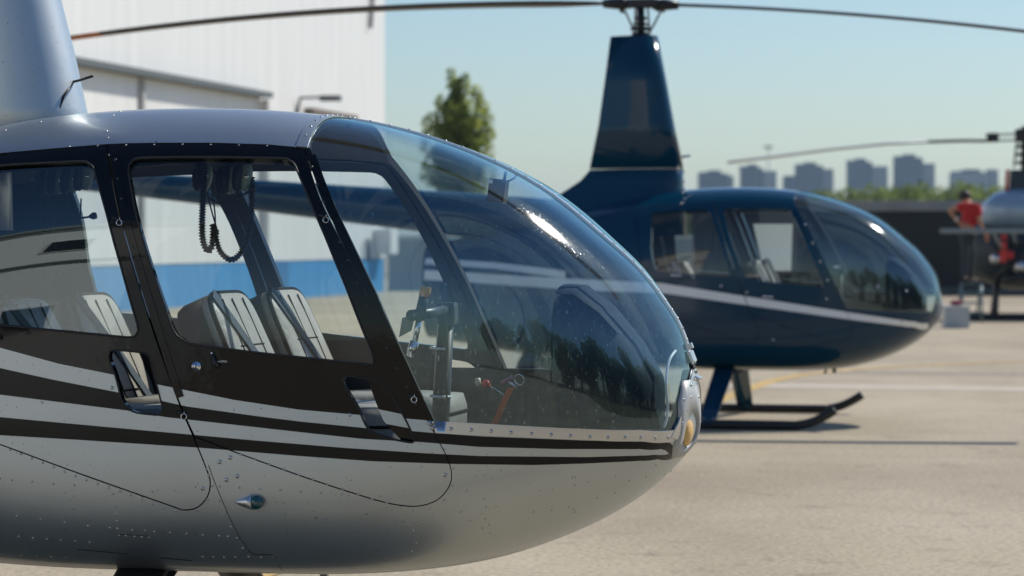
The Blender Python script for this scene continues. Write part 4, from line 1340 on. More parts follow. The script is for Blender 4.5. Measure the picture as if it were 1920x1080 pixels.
def hz(x_px, y_px):
    L, D = hpos(x_px); return at(x_px, y_px, D).z
BZ = 0.95
MB().box((HL / 2, 14.0, BZ + 6.5), (HL, 28, 13.0)).build("wall", [M['hangar_white']], hang)
MB().box((HL / 2, 14.0, BZ / 2), (HL - 0.05, 27.95, BZ)).build("plinth_band", [M['hangar_blue']], hang)
MB().box((HL / 2, 14.0, 14.05), (HL + 0.8, 28.8, 0.25)).build("roof", [M['fence_sheet']], hang)
l0, l1 = hpos(60)[0], hpos(489)[0]
zr = hz(150, 119)
M['rail'] = mat('door_rail_steel', (0.10, 0.12, 0.13), 0.6)
M['white_trim'] = mat('white_trim', (0.72, 0.72, 0.71), 0.5)
r = MB()
r.box(((l0 + l1) / 2, -0.16, zr), (l1 - l0, 0.32, 0.13))
r.build("door_rail", [M['rail']], hang)
L263 = hpos(263)[0]
MB().box((L263, -0.05, zr / 2), (0.16, 0.1, zr - 0.2)).build("door_post", [mat('grey_post', (0.42, 0.42, 0.42), 0.6)], hang)
MB().box((l1 + 0.05, -0.10, zr / 2 - 0.05), (0.12, 0.2, zr - 0.1)).build("door_post", [M['white_trim']], hang)
a0, a1 = hpos(571)[0], hpos(655)[0]
MB().box(((a0 + a1) / 2, -0.12, hz(600, 213)), (a1 - a0, 0.24, 0.16)).build("canopy", [mat('brown_canopy', (0.16, 0.13, 0.11), 0.7)], hang)
la = hpos(556)[0]; lz = hz(560, 186)
MB().tube([(la, 0, lz - 0.5), (la, -0.1, lz + 0.02), (la + 0.3, -0.5, lz + 0.05)], 0.04, 8).box((la + 0.5, -0.75, lz + 0.03), (0.3, 0.5, 0.14)).build("wall_lamp", [M['rail']], hang)
dp = hpos(690)[0]
MB().tube([(dp, -0.08, hz(690, 52)), (dp + 0.5, -0.08, hz(692, -60))], 0.06, 8).build("downpipe", [mat('grey_pipe', (0.35, 0.36, 0.37), 0.5)], hang)
dd = hpos(516)[0]
MB().box((dd, -0.03, 0.45), (2.0, 0.06, 0.95)).build("door", [mat('blue_door', (0.03, 0.16, 0.36), 0.5)], hang)
mb_ = hpos(722)[0]
MB().box((HL - 0.9, -0.25, hz(724, 453)), (0.9, 0.5, 0.7), bev=0.05).tube([(HL - 2.4, -0.12, hz(714, 448)), (HL - 2.4, -0.12, hz(714, 490))], 0.07, 8, 1).build("meter_box", [M['white_trim'], M['rail']], hang)

# ------------------------------------------------------------------ fences
fen = empty("metal_fence", at(728, 545, 81.0) * 1.0)
fen.location.z = 0
tag(fen, "grey corrugated metal fence beyond the hangar corner", "fence")
e_ = at(1330, 545, 79.0)
fw = e_.x - fen.location.x
MB().box((fw / 2, 0, 0.72), (fw, 0.06, 1.44 + 0.1)).build("fence_panel", [M['fence_sheet']], fen)
MB().box((fw / 2, 0.0, 1.545), (fw, 0.10, 0.09)).build("fence_rail", [mat('pale_rail', (0.45, 0.5, 0.5), 0.5)], fen)
for i in range(7):
    MB().box((0.3 + i * fw / 6.4, 0.09, 0.78), (0.09, 0.09, 1.56)).build("fence_post", [M['rail']], fen)
wl = at(1300, 555, 76.0); wr_ = at(2150, 555, 74.0)
wall = empty("boundary_wall", (wl.x, wl.y, 0), math.atan2(wr_.y - wl.y, wr_.x - wl.x))
tag(wall, "long black wall with a grey coping closing the far side of the apron", "wall")
wn = (wr_ - wl).xy.length
MB().box((wn / 2, 0, 1.21), (wn, 0.25, 2.02)).build("wall_panel", [mat('black_screen', (0.010, 0.015, 0.018), 0.75, var=0.2, scale=1.5)], wall)
MB().box((wn / 2, 0, 2.36), (wn, 0.4, 0.28), bev=0.03).build("coping", [mat('concrete_coping', (0.22, 0.24, 0.25), 0.8, var=0.15, scale=2)], wall)
MB().box((wn / 2, -0.05, 0.11), (wn, 0.5, 0.22)).build("plinth", [mat('dark_plinth', (0.07, 0.085, 0.085), 0.8)], wall)

# ------------------------------------------------------------------ trees
def leaf_mat(name, c0, c1):
    m, t, p = new_mat(name)
    oi = t.nodes.new("ShaderNodeTexCoord")
    n = t.nodes.new("ShaderNodeTexNoise"); n.inputs["Scale"].default_value = 1.6; n.inputs["Detail"].default_value = 6
    t.links.new(oi.outputs["Object"], n.inputs["Vector"])
    r = t.nodes.new("ShaderNodeValToRGB")
    r.color_ramp.elements[0].position, r.color_ramp.elements[0].color = 0.35, (*c0, 1)
    r.color_ramp.elements[1].position, r.color_ramp.elements[1].color = 0.65, (*c1, 1)
    t.links.new(n.outputs[0], r.inputs[0]); t.links.new(r.outputs[0], p.inputs["Base Color"])
    p.inputs["Roughness"].default_value = 0.55
    p.inputs["Specular IOR Level"].default_value = 0.3
    tl = t.nodes.new("ShaderNodeBsdfTranslucent"); t.links.new(r.outputs[0], tl.inputs[0])
    mx = t.nodes.new("ShaderNodeMixShader"); mx.inputs[0].default_value = 0.68
    t.links.new(p.outputs[0], mx.inputs[1]); t.links.new(tl.outputs[0], mx.inputs[2])
    t.links.new(mx.outputs[0], t.nodes["Material Output"].inputs[0])
    return m
M['leaf'] = leaf_mat('poplar_leaf', (0.19, 0.26, 0.05), (0.36, 0.40, 0.09))
M['leaf_far'] = leaf_mat('far_leaf', (0.12, 0.18, 0.05), (0.22, 0.27, 0.09))
M['bark'] = mat('bark', (0.09, 0.07, 0.05), 0.9, var=0.25, scale=6)

def crown_mesh(name, clumps, n, leaf, m, rng):
    """many small leaf quads spread through ellipsoid clumps"""
    v, f = [], []
    tot = sum(c[3] * c[4] for c in clumps)
    for cx, cy, cz, r, h in clumps:
        for _ in range(int(n * r * h / tot)):
            while True:
                x, y, z = rng.uniform(-1, 1), rng.uniform(-1, 1), rng.uniform(-1, 1)
                d = x * x + y * y + z * z
                if d <= 1 and rng.random() < 0.35 + 0.65 * d: break
            p = Vector((cx + x * r, cy + y * r, cz + z * h))
            a = Vector((rng.gauss(0, 1), rng.gauss(0, 1), rng.gauss(0, 1))).normalized()
            b = a.orthogonal().normalized(); c = a.cross(b)
            s = leaf * rng.uniform(0.6, 1.4)
            k = len(v)
            v += [p + b * s, p + c * s * 0.6, p - b * s, p - c * s * 0.6]
            f.append((k, k + 1, k + 2, k + 3))
    return v, f

def make_tree(name, loc, H, clumps, n, leaf, m, label, cat, group, seed, trunk_r=0.16):
    rng = random.Random(seed)
    root = empty(name, loc)
    tag(root, label, cat, group)
    tb = MB()
    top = Vector((rng.uniform(-.15, .15), 0, H * 0.86))
    tb.tube(bez([(0, 0, 0), (0.04, 0.02, H * 0.3), (top.x * 0.6, 0, H * 0.6), top], 5), [trunk_r * (1 - 0.9 * i / 15) for i in range(16)], 8)
    for cx, cy, cz, r, h in clumps[::2]:
        zb = max(0.15 * H, cz - h * 0.9 - 0.25 * math.hypot(cx, cy))
        tb.tube([(0, 0, zb), (cx * 0.5, cy * 0.5, (zb + cz) / 2 - 0.1), (cx, cy, cz)], [trunk_r * 0.4, trunk_r * 0.25, trunk_r * 0.1], 6)
    tb.build("trunk", [M['bark']], root)
    v, f = crown_mesh("crown", clumps, n, leaf, m, rng)
    mesh_obj("crown", v, f, m, root)
    return root

D_P = 118.0
def pop_clumps(rng, H, W, base, k):
    cl = []
    for i in range(k):
        t = i / (k - 1)
        z = base + (H - base) * t
        w = W / 2 * (1 - t ** 1.6) ** 0.8 * (0.92 + 0.08 * min(1, t * 4))
        a = rng.uniform(0, 2 * PI)
        r = (0.42 * w + 0.16) * rng.uniform(0.8, 1.15)
        d = max(0, w - r * 0.8) * rng.uniform(0.55, 1.0)
        cl.append((d * math.cos(a), d * math.sin(a), z, r, r * rng.uniform(1.5, 2.1)))
    return cl
pb = at(856, 449, D_P); ptop = at(856, 132, D_P).z
rg = random.Random(5)
cl = pop_clumps(rg, ptop - 0.6, 3.3, 1.2, 38) + [(-1.05, 0, at(805, 232, D_P).z, 0.42, 0.5), (1.1, 0, at(905, 225, D_P).z, 0.45, 0.85), (0.35, 0, at(872, 160, D_P).z, 0.26, 0.6), (-0.2, 0, at(848, 150, D_P).z, 0.22, 0.55), (0.85, 0, at(897, 180, D_P).z, 0.24, 0.5), (-0.7, 0, at(822, 195, D_P).z, 0.25, 0.4), (1.15, 0.1, at(908, 252, D_P).z, 0.5, 0.6), (0.85, -0.3, at(900, 285, D_P).z, 0.75, 0.8), (1.0, 0.2, at(905, 320, D_P).z, 0.7, 0.7), (-0.95, -0.2, at(812, 268, D_P).z, 0.65, 0.7), (-0.8, 0, at(815, 320, D_P).z, 0.75, 0.8), (0.5, -0.5, at(875, 225, D_P).z, 0.6, 0.9), (-0.35, -0.4, at(838, 225, D_P).z, 0.55, 0.9)]
make_tree("poplar_tree", (pb.x, pb.y, 0), ptop, cl, 17000, 0.115, M['leaf'], "tall poplar tree rising behind the silver helicopter's roof beside the hangar", "tree", None, 11)

# broad trees beyond the black wall: one kind, copied with its parts
def copy_tree(o):
    c = o.copy(); COL.objects.link(c)
    for ch in o.children:
        d = ch.copy(); COL.objects.link(d); d.parent = c
    return c
rg = random.Random(3)
protos = []
for k in range(3):
    bc = [(rg.uniform(-1.6, 1.6), rg.uniform(-1.4, 1.4), rg.uniform(1.3, 3.6), rg.uniform(0.8, 1.25), rg.uniform(0.7, 1.0)) for _ in range(13)] + [(0, 0, 3.9, 1.1, 0.8)]
    protos.append(make_tree("broad_tree", (0, 0, 0), 4.6, bc, 3600, 0.14, M['leaf_far'], "", "tree", "trees beyond the black wall", 20 + k))
D_B = 175.0
spots = [(1312, 352, "partly hidden bushy tree just right of the blue mast fairing"), (1555, 352, "small tree over the blue helicopter's windshield bow"), (1592, 346, "rounded tree below the fourth apartment tower"),
         (1634, 338, "wide green tree below the gap after the fourth tower"), (1664, 346, "low tree between the two highest towers"), (1700, 342, "green tree in front of the highest tower"),
         (1726, 334, "highest and palest tree above the black wall"), (1762, 342, "tree just right of the highest pale tree"), (1800, 338, "dark rounded tree above the person in red"),
         (1838, 343, "tree below the low wide apartment block"), (1872, 341, "tree beside the red edge of the farthest helicopter"), (1910, 338, "last tree behind the farthest helicopter's mast")]
used = set()
for i, (x, y, lab) in enumerate(spots):
    src = protos[i % 3]
    o = src if i < 3 else copy_tree(src)
    g_ = at(x, 449, D_B + (i % 4) * 3)
    o.location = (g_.x, g_.y, 0)
    h_ = at(x, y, D_B).z
    o.scale = (0.85 + 0.25 * ((i * 7) % 5) / 5, 0.9, h_ / 4.75)
    o.rotation_euler.z = i * 1.3
    o["label"] = lab
# a low wood that reads as one mass behind them
rg = random.Random(9)
v, f = crown_mesh("w", [(x, rg.uniform(-4, 4), 1.3 + rg.uniform(0, 0.5), 2.6, 1.7) for x in np.arange(-8, 52, 2.2)], 14000, 0.25, M['leaf_far'], rg)
wd = mesh_obj("distant_woods", v, f, M['leaf_far']); wd.location = (at(1300, 449, 230).x, 232, 0); kind(wd, "stuff")

# ------------------------------------------------------------------ apartment towers on the skyline
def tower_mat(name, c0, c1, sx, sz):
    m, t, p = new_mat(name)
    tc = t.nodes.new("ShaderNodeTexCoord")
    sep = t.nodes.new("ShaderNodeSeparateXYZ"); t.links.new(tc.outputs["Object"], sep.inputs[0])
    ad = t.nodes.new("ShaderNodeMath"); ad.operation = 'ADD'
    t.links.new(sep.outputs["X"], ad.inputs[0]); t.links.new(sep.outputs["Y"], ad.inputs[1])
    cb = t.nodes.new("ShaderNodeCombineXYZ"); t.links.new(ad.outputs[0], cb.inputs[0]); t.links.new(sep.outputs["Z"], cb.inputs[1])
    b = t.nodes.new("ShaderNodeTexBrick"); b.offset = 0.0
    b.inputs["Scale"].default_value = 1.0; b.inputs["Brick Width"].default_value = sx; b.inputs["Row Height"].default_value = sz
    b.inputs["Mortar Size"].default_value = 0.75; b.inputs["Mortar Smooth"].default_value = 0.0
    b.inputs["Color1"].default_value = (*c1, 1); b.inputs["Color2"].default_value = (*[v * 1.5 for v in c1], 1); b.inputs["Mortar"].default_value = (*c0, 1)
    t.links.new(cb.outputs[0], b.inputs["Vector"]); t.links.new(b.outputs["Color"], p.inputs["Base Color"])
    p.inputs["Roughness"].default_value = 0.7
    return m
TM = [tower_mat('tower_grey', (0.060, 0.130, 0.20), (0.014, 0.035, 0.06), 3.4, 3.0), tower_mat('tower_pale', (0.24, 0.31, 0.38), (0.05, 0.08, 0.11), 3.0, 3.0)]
D_T = 1500.0
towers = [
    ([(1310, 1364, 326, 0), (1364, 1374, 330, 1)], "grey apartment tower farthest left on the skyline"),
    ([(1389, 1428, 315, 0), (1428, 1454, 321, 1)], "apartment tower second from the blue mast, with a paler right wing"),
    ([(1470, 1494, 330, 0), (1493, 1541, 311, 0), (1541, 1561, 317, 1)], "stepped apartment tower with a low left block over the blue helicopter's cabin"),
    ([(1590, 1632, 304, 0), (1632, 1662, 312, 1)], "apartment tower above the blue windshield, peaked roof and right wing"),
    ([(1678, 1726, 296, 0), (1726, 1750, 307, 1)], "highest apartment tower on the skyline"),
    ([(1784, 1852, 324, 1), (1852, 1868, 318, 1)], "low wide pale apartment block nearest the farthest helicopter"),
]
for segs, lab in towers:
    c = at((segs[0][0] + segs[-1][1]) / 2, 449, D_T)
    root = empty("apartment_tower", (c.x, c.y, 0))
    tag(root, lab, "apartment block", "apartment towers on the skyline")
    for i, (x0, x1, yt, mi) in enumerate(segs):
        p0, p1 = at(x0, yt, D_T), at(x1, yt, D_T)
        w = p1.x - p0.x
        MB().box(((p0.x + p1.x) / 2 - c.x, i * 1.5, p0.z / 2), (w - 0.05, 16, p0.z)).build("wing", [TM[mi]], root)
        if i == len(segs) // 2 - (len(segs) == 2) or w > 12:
            MB().box(((p0.x + p1.x) / 2 - c.x + 0.5, i * 1.5, p0.z + 0.9), (w * 0.45, 9, 1.8)).box(((p0.x + p1.x) / 2 - c.x - 2, i * 1.5, p0.z + 0.4), (w * 0.75, 12, 0.8)).build("roof_house", [TM[0]], root)
M['pale_steel'] = mat('pale_steel', (0.3, 0.34, 0.37), 0.5)
lm = at(1441, 276, 420)
mast = empty("light_mast", (lm.x, lm.y, 0))
tag(mast, "thin floodlight mast on the skyline between two towers", "light mast")
MB().tube([(0, 0, 0), (0, 0, lm.z)], [0.18, 0.07], 8).build("pole", [M['pale_steel']], mast)
MB().torus((0, 0, lm.z), (0, 0, 1), 0.7, 0.12, 0, 14).box((0, 0, lm.z + 0.1), (0.8, 0.8, 0.25)).build("lamp_crown", [M['pale_steel']], mast)

# ------------------------------------------------------------------ the helicopter under repair at the right, with its mechanic
D3 = 52.0
c3 = at(1921, 449, D3)
h3 = empty("red_trimmed_helicopter", (c3.x, c3.y, 0), math.radians(180 - 8))
tag(h3, "farthest helicopter with red trim and open cowlings, cut off by the frame", "helicopter", None)
def L3(x, y, dy=0.0):
    w = at(x, y, D3 + dy) - c3; w.z = at(x, y, D3 + dy).z
    return Matrix.Rotation(-math.radians(180 - 8), 3, 'Z') @ Vector((w.x, w.y, w.z))
M['pale_blue_paint'] = mat('pale_blue_paint', (0.22, 0.34, 0.46), 0.2, 0.1, 0.8)
M['dark_blue3'] = mat('dark_teal_paint', (0.006, 0.022, 0.034), 0.5, 0, 0.1)
def ring3(u, zt_, zb_, hw, k=20):
    return [Vector((u, hw * math.cos(2 * PI * i / k), (zt_ + zb_) / 2 + (zt_ - zb_) / 2 * math.sin(2 * PI * i / k))) for i in range(k)]
MB().loft([ring3(0.82, 2.0, 1.75, 0.12), ring3(0.75, 2.14, 1.72, 0.3), ring3(0.55, 2.32, 1.65, 0.45), ring3(0.2, 2.42, 1.6, 0.55), ring3(-0.4, 2.42, 1.6, 0.6), ring3(-1.8, 2.35, 1.55, 0.6)]).build("engine_cowling", [M['pale_blue_paint']], h3)
MB().loft([ring3(1.05, 1.5, 0.95, 0.2), ring3(0.9, 1.72, 0.75, 0.45), ring3(0.3, 1.8, 0.55, 0.65), ring3(-1.5, 1.85, 0.5, 0.68), ring3(-3.0, 1.7, 0.6, 0.5)]).build("fuselage", [M['dark_blue3']], h3)
MB().loft([[Vector(v) for v in ((0.32, 0.12, 2.1), (0.32, -0.12, 2.1), (-0.4, -0.16, 2.1), (-0.4, 0.16, 2.1))], [Vector(v) for v in ((0.26, 0.1, 2.75), (0.26, -0.1, 2.75), (-0.3, -0.12, 2.75), (-0.3, 0.12, 2.75))]], smooth=False).build("mast_fairing", [M['dark_blue3']], h3)
MB().loft([[L3(1886, 318), L3(1893, 318), L3(1893, 318, .3), L3(1886, 318, .3)], [L3(1879, 405), L3(1886, 405), L3(1886, 405, .3), L3(1879, 405, .3)]], smooth=False).build("red_trim", [M['redpaint']], h3)
cl3 = MB()
for a_, b_, r_ in (((1860, 462), (1900, 500), 0.05), (((1868, 520)), (1915, 470), 0.04), ((1872, 450), (1920, 455), 0.06), ((1880, 525), (1925, 520), 0.08)):
    cl3.tube([L3(*a_, -0.72), L3(*b_, -0.72)], r_, 8, 0)
cl3.ball(L3(1866, 485, -0.7), 0.10, 1).ball(L3(1893, 478, -0.72), 0.09, 2).ball(L3(1912, 500, -0.7), 0.12, 1)
cl3.build("engine", [M['dark_metal'], M['alu'], M['redpaint']], h3)
rt = MB()
rt.tube([(0, 0, 2.7), (0, 0, 3.55)], 0.07, 10)
for z in (2.85, 3.0, 3.15): rt.tube([(0, 0, z), (0, 0, z + 0.06)], 0.16, 12)
rt.box((0, 0, 3.38), (0.36, 0.3, 0.24), bev=0.04)
for dz in (0.05, -0.06): rt.tube([(0.1, 0, 3.36 + dz), (0.72, 0, 3.34 + dz)], 0.018, 6)
rt.box((0.58, 0, 3.345), (0.22, 0.12, 0.17), bev=0.03)
rt.tube([(0.15, 0.1, 3.25), (0.2, 0.1, 2.8)], 0.02, 6)
rt.build("rotor_head", [M['dark_metal']], h3)
bl = MB()
b0 = L3(1862, 264)
rings = []
for x, y, w in ((1858, 264, .05), (1838, 264, .10), (1800, 264, .13), (1740, 266, .15), (1660, 270, .16), (1560, 280, .16), (1450, 294, .16), (1364, 305, .16)):
    q = L3(x, y, 0.0); rings.append([q + Vector((0, w, 0.0)), q + Vector((0, 0, 0.03)), q + Vector((0, -w, 0.0)), q + Vector((0, 0, -0.03))])
bl.loft(rings[:4], 0).loft(rings[3:], 1)
bl.build("blade", [M['blade'], mat('pale_blade', (0.62, 0.65, 0.67), 0.5)], h3)
MB().box(L3(1846, 433, -2.3), (1.55, 0.10, 0.085), bev=0.02).tube([L3(1900, 436, -2.3), L3(1905, 460, -0.6)], 0.03, 8).tube([L3(1862, 436, -2.3), L3(1880, 470, -0.6)], 0.03, 8).build("side_step", [mat('step_grey', (0.18, 0.22, 0.24), 0.4)], h3)
for s_ in (0.9, -0.9):
    MB().tube(bez([(1.6, s_, 0.28), (1.35, s_, 0.1), (1.0, s_, 0.05), (-2.8, s_, 0.05)], 6), 0.045, 8).build("skid", [M['dark_metal']], h3)
    MB().tube([(0.5, s_ * 0.3, 0.7), (0.55, s_, 0.08)], 0.05, 8).build("skid_leg", [M['dark_metal']], h3)
fl3 = MB()
q = [L3(1877, 440, -0.75), L3(1888, 440, -0.75), L3(1887, 492, -0.75), L3(1873, 492, -0.75)]
fl3.loft([q, [v + Vector((0, 0.02, 0)) for v in q]], smooth=False)
tag(fl3.build("safety_flag", [mat('red_flag', (0.62, 0.06, 0.05), 0.8)]), "red warning flag hanging below the farthest helicopter's step", "flag")
for o_ in [x for x in COL.objects if x.name == "safety_flag"]:
    o_.matrix_world = Matrix.Translation(h3.location) @ Matrix.Rotation(math.radians(180 - 8), 4, 'Z')
# step ladder
ld = empty("step_ladder", (at(1822, 590, 50).x, 50.0, 0))
tag(ld, "small blue step ladder under the person in the red shirt", "ladder")
def ll_(x, y, dy=0.0):
    w = at(x, y, 50 + dy); return Vector((w.x - ld.location.x, dy, w.z))
M['ladder'] = mat('ladder_blue_grey', (0.12, 0.18, 0.21), 0.4, 0.5)
for x in (1804, 1840):
    MB().tube([ll_(x, 533), Vector((ll_(x, 533).x - 0.02, -0.15, 0))], 0.022, 6).build("rail", [M['ladder']], ld)
    MB().tube([ll_(x, 533) + Vector((0, .1, 0)), Vector((ll_(x, 533).x, 0.55, 0))], 0.02, 6).build("rail", [M['ladder']], ld)
for k, zz in enumerate((0.18, 0.35, 0.52, 0.685)):
    MB().box((0, -0.15 + 0.08 * k, zz), (0.36, 0.14, 0.03)).build("tread", [M['ladder']], ld)
STEP_Z = 0.70
# crate
cr = empty("supply_crate", (at(1792, 614, 47.0).x, 47.0, 0))
tag(cr, "pale grey crate on the apron beside the blue helicopter's nose", "crate")
MB().box((0, 0, 0.17), (0.40, 0.4, 0.34), bev=0.015).build("body", [mat('pale_plastic', (0.42, 0.46, 0.48), 0.6, var=0.06, scale=6)], cr)
MB().box((0, 0, 0.355), (0.42, 0.42, 0.03), bev=0.01).build("lid", [mat('pale_lid', (0.5, 0.53, 0.54), 0.6)], cr)
bag = MB().ball((0, 0, 0), 0.1, 0, 14, 9, (1.1, 0.9, 0.5))
bg_ = bag.build("cloth_bundle", [mat('maroon_cloth', (0.20, 0.03, 0.06), 0.9, bump=0.5, bscale=30)])
bg_.location = (cr.location.x + 0.01, 47.0, 0.415)
tag(bg_, "maroon cloth bundle lying on the grey crate", "cloth bundle")

# ------------------------------------------------------------------ the mechanic: one skinned body, clothing and hair as parts
DM = 50.15
mo = Vector((at(1812, 449, DM).x, DM, 0))
man = empty("person", mo)
tag(man, "person in red shirt and dark trousers leaning into the farthest helicopter", "person")
def pm(x, y, dy=0.0):
    w = at(x, y, DM + dy); return Vector((w.x - mo.x, dy, w.z))
def skin(name, nodes, edges, m, root=0, sub=2):
    me = bpy.data.meshes.new(name)
    me.from_pydata([tuple(n[0]) for n in nodes], edges, [])
    me.materials.append(m)
    o = bpy.data.objects.new(name, me); link(o, man)
    md = o.modifiers.new("s", 'SKIN')
    for i, n in enumerate(nodes):
        r = n[1] if isinstance(n[1], tuple) else (n[1], n[1])
        me.skin_vertices[0].data[i].radius = r
        me.skin_vertices[0].data[i].use_root = (i == root)
    md.use_smooth_shade = True
    s_ = o.modifiers.new("d", 'SUBSURF'); s_.levels = sub; s_.render_levels = sub
    return o
M['skin'] = mat('skin', (0.45, 0.22, 0.13), 0.5, var=0.05)
M['trousers'] = mat('dark_trousers', (0.02, 0.035, 0.045), 0.85, var=0.15)
M['hair'] = mat('dark_hair', (0.01, 0.009, 0.008), 0.6)
hip = Vector((0.0, 0, 1.62)); ch = Vector((0.11, 0.04, 1.97)); nk = Vector((0.06, 0.12, 2.10)); hd_ = Vector((0.0, 0.20, 2.215))
lf, rf = Vector((-0.06, -0.10, STEP_Z + 0.04)), Vector((0.08, 0.12, STEP_Z + 0.04))
lk_, rk = Vector((-0.03, -0.10, 1.17)), Vector((0.10, 0.11, 1.17))
elL, haL = Vector((-0.33, -0.10, 1.99)), Vector((-0.14, -0.14, 1.76))
elR, haR = Vector((0.20, -0.2, 1.80)), Vector((0.30, -0.12, 1.60))
shL, shR = Vector((-0.05, -0.10, 2.06)), Vector((0.18, -0.13, 2.02))
body = [(hip, (0.15, 0.12)), (Vector((0.04, 0, 1.8)), (0.14, 0.11)), (ch, (0.16, 0.12)), (nk, 0.055), (hd_, (0.085, 0.1)),
        (Vector((-0.04, -0.08, 1.55)), 0.09), (lk_, 0.06), (Vector((-0.06, -0.10, STEP_Z + 0.10)), 0.03), (lf + Vector((0.12, -0.02, 0)), 0.018),
        (Vector((0.05, 0.08, 1.55)), 0.09), (rk, 0.06), (Vector((0.08, 0.12, STEP_Z + 0.10)), 0.03), (rf + Vector((0.12, 0.02, 0)), 0.018),
        (shL, 0.06), (elL, 0.042), (haL, 0.028), (shR, 0.06), (elR, 0.042), (haR, 0.028)]
fing = []
ed = [(0, 1), (1, 2), (2, 3), (3, 4), (0, 5), (5, 6), (6, 7), (7, 8), (0, 9), (9, 10), (10, 11), (11, 12), (2, 13), (13, 14), (14, 15), (2, 16), (16, 17), (17, 18)]
for wi, hnd, el_ in ((15, haL, elL), (18, haR, elR)):
    d = (hnd - el_).normalized(); sd2 = d.cross(Vector((0, 1, 0.2))).normalized()
    pi_ = len(body); body.append((hnd + d * 0.07, (0.032, 0.018))); ed.append((wi, pi_))
    for k, ln in ((-1.5, .07), (-0.5, .085), (0.5, .08), (1.5, .062)):
        b1 = len(body); body.append((hnd + d * (0.10) + sd2 * k * 0.018, 0.009)); ed.append((pi_, b1))
        body.append((hnd + d * (0.10 + ln * 0.55) + sd2 * k * 0.02 + Vector((0, 0, -0.012)), 0.008)); ed.append((b1, b1 + 1))
        body.append((hnd + d * (0.10 + ln * 0.8) + sd2 * k * 0.02 + Vector((0, 0, -0.04)), 0.007)); ed.append((b1 + 1, b1 + 2))
    b1 = len(body); body.append((hnd + d * 0.05 + sd2 * 0.045, 0.010)); ed.append((pi_, b1))
    body.append((hnd + d * 0.09 + sd2 * 0.06 + Vector((0, 0, -0.015)), 0.008)); ed.append((b1, b1 + 1))
skin("body", body, ed, M['skin'])
skin("shirt", [(Vector((0.0, 0, 1.64)), (0.165, 0.135)), (Vector((0.05, 0, 1.8)), (0.18, 0.145)), (ch, (0.21, 0.15)), (nk - Vector((0.01, 0.0, 0.04)), 0.075), (shL, 0.085), (shL.lerp(elL, 0.55), 0.07), (shR, 0.085), (shR.lerp(elR, 0.75), 0.066)],
     [(0, 1), (1, 2), (2, 3), (2, 4), (4, 5), (2, 6), (6, 7)], M['red'])
skin("trousers", [(hip + Vector((0, 0, 0.06)), (0.165, 0.135)), (body[5][0], 0.105), (lk_, 0.078), (Vector((-0.06, -0.10, STEP_Z + 0.09)), 0.062), (body[9][0], 0.105), (rk, 0.078), (Vector((0.08, 0.12, STEP_Z + 0.09)), 0.062)],
     [(0, 1), (1, 2), (2, 3), (0, 4), (4, 5), (5, 6)], M['trousers'])
for fo, sg in ((lf, -1), (rf, 1)):
    skin("shoe", [(fo + Vector((-0.05, 0, 0.02)), 0.062), (fo + Vector((0.07, 0.01 * sg, 0.003)), (0.06, 0.05)), (fo + Vector((0.17, 0.015 * sg, -0.01)), (0.045, 0.03))], [(0, 1), (1, 2)], M['hair'])
MB().ball(hd_ + Vector((0.0, 0.0, 0.035)), 0.115, 0, 14, 9, (1.0, 1.02, 0.95)).build("hair", [M['hair']], man)
fc = MB()
fd = Vector((0.70, 0.60, -0.45)).normalized(); sdv = fd.cross(Vector((0, 0, 1))).normalized()
fc.ball(hd_ + fd * 0.115 - Vector((0, 0, 0.02)), 0.018, 0)
for k in (1, -1):
    fc.ball(hd_ + fd * 0.1 + sdv * 0.035 * k + Vector((0, 0, 0.015)), 0.011, 1)
    fc.ball(hd_ + sdv * 0.1 * k - Vector((0, 0, 0.01)), 0.025, 0, sc=(0.6, 0.6, 1))
fc.box(hd_ + fd * 0.10 - Vector((0, 0, 0.06)), (0.05, 0.02, 0.01), m=2)
fc.build("face", [M['skin'], M['earpad'], M['redpaint']], man)
MB().torus(haL.lerp(elL, 0.3), haL - elL, 0.036, 0.012, 0, 14).build("wristwatch", [M['paper']], man)

# ------------------------------------------------------------------ what stands behind the photographer, seen mirrored in paint and glass
kind(mesh_obj("grass_field", [(15, 9, 0.02), (60, 22, 0.02), (80, -40, 0.02), (24, -22, 0.02), (14, -2, 0.02)], [(4, 3, 2, 1, 0)], mat('grass_blades', (0.05, 0.075, 0.015), 0.9, var=0.3, scale=1.5, bump=0.6, bscale=12)), "structure")
tb_ = empty("terminal_building", (-17.0, 0.5, 0), math.radians(-27))
tag(tb_, "white two storey building mirrored in the rear cabin window", "building")
MB().box((0, -5, 4.2), (18, 10, 8.4)).build("wall", [mat('white_render', (0.84, 0.85, 0.84), 0.8, var=0.05)], tb_)
MB().box((0, -5, 8.55), (18.6, 10.6, 0.3)).build("roof", [M['fence_sheet']], tb_)
for i in range(6):
    for z in (2.2, 6.6):
        if z < 3 and i in (1, 4): continue
        f = MB().box((-7.5 + i * 3, 0.02, z), (1.1, 0.12, 1.0)).build("window", [M['white_trim']], tb_)
        MB().box((-7.5 + i * 3, 0.09, z), (0.95, 0.05, 0.85)).build("pane", [mat('dark_pane', (0.02, 0.03, 0.035), 0.1) if i == 0 and z < 3 else bpy.data.materials['dark_pane']], f)
MB().box((0, 0.04, 5.2), (18.1, 0.10, 0.18)).build("ledge", [M['rail']], tb_)
for x in (-4.5, 4.5):
    MB().box((x, 0.05, 1.4), (2.6, 0.12, 2.8)).build("door", [M['rail']], tb_)
rg = random.Random(31)
pcl = pop_clumps(rg, 11.2, 4.4, 0.8, 30)
p0 = make_tree("poplar_tree", (0, 0, 0), 12, pcl, 6000, 0.2, M['leaf'], "poplar in the row mirrored in the silver windshield", "tree", "poplars behind the camera", 41)
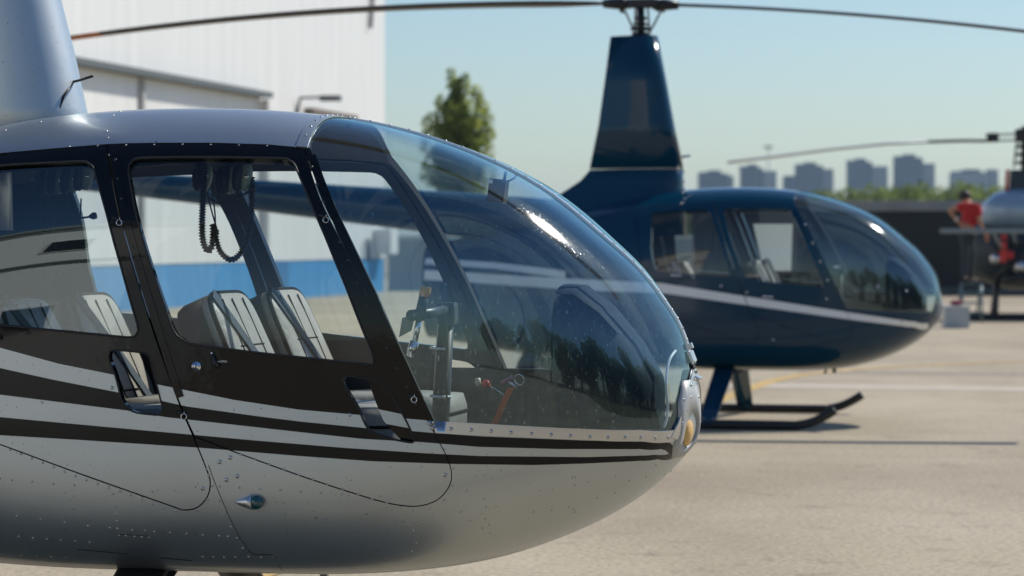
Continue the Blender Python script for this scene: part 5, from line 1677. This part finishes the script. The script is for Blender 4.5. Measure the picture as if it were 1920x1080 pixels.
ring = [(76, 30, 1.0), (80.5, 33, 1.2), (84, 30, 0.9), (88, 32, 1.15), (92, 34, 1.0), (97, 29, 0.95), (101, 33, 1.2), (106, 31, 1.0), (111, 34, 1.15), (116, 30, 1.05), (122, 33, 1.3), (128, 32, 1.1), (134, 35, 1.25), (140, 33, 0.9), (147, 36, 1.2), (154, 38, 1.1), (162, 40, 1.2), (170, 42, 1.0)]
for i, (az_, rr_, sc_) in enumerate(ring):
    x, y = 0.5 + rr_ * math.sin(math.radians(az_)), 8.6 + rr_ * math.cos(math.radians(az_))
    o = p0 if i == 0 else copy_tree(p0)
    o.location = (x, y, 0); o.scale = (1.25 + 0.5 * ((i * 5) % 4) / 3, 1.25 + 0.5 * ((i * 3) % 4) / 3, sc_ * (0.36 + 0.16 * ((i * 7) % 5) / 4)); o.rotation_euler.z = i * 1.7
    if i % 2:
        for ch in list(o.children): bpy.data.objects.remove(ch)
        bpy.data.objects.remove(o)
        o = copy_tree(protos[i % 3]); o.location = (x, y, 0); o.scale = (1.5 + 0.3 * (i % 3), 1.5, 1.0 + 0.25 * (i % 4)); o.rotation_euler.z = i
        o['label'] = 'rounded tree in the row mirrored in the silver windshield'; o['group'] = 'round trees behind the camera'

# ------------------------------------------------------------------ summer haze over the whole place
hm = bpy.data.materials.new("summer_haze"); hm.use_nodes = True
t = hm.node_tree
t.nodes.remove(t.nodes["Principled BSDF"])
pv = t.nodes.new("ShaderNodeVolumePrincipled")
pv.inputs["Color"].default_value = (0.64, 0.83, 1.0, 1)
pv.inputs["Density"].default_value = 0.00016
pv.inputs["Anisotropy"].default_value = 0.2
t.links.new(pv.outputs[0], t.nodes["Material Output"].inputs["Volume"])
hb = MB().box((0, 2600, 34), (7000, 7000, 70)).build("haze", [hm]); kind(hb, "stuff")

# ------------------------------------------------------------------ fasteners and small fittings of the blue helicopter
fb = MB()
for x, y in ((1646, 537), (1690, 603), (1700, 545), (1450, 637), (1284, 372), (1278, 381), (1490, 372), (1300, 520), (1352, 536), (1400, 548), (1550, 560), (1510, 420), (1524, 455), (1538, 490), (1552, 525)):
    q, n = hp(x, y, 0.0, FF)
    fb.dome(q, n, 0.010, 0.7)
fuse(fb.build("rivet", [M['chrome']], part_of(BLUE, "fuselage")[0]), part_of(BLUE, "fuselage")[0])
bp = MB()
bp.tube([(-2.10, 0.0, 2.14), (-2.03, -0.01, 2.15)], 0.010, 8)
for z in (2.02, 1.94, 1.88): bp.dome((-2.075, -0.07, z), (0.6, -0.8, 0), 0.014, 0.7)
bp.build("pitot_tube", [M['chrome']], BLUE)
MB().tube([(-0.86, 0.0, 0.44), (-0.86, 0, 0.40)], 0.016, 8).tube([(-0.93, 0.05, 0.43), (-0.94, 0.05, 0.39)], 0.01, 8).build("belly_drain", [M['dark_metal']], BLUE)
for x, y in ((1440, 556), (1268, 516)):
    q, n = hp(x, y, 0.006, FF)
    MB().tube([q - Vector((0.04, 0, 0.0)), q + Vector((0.04, 0, -0.004))], 0.009, 8).build("handle", [M['chrome']], part_of(BLUE, "front_door")[0] if x > 1400 else part_of(BLUE, "rear_door")[0])
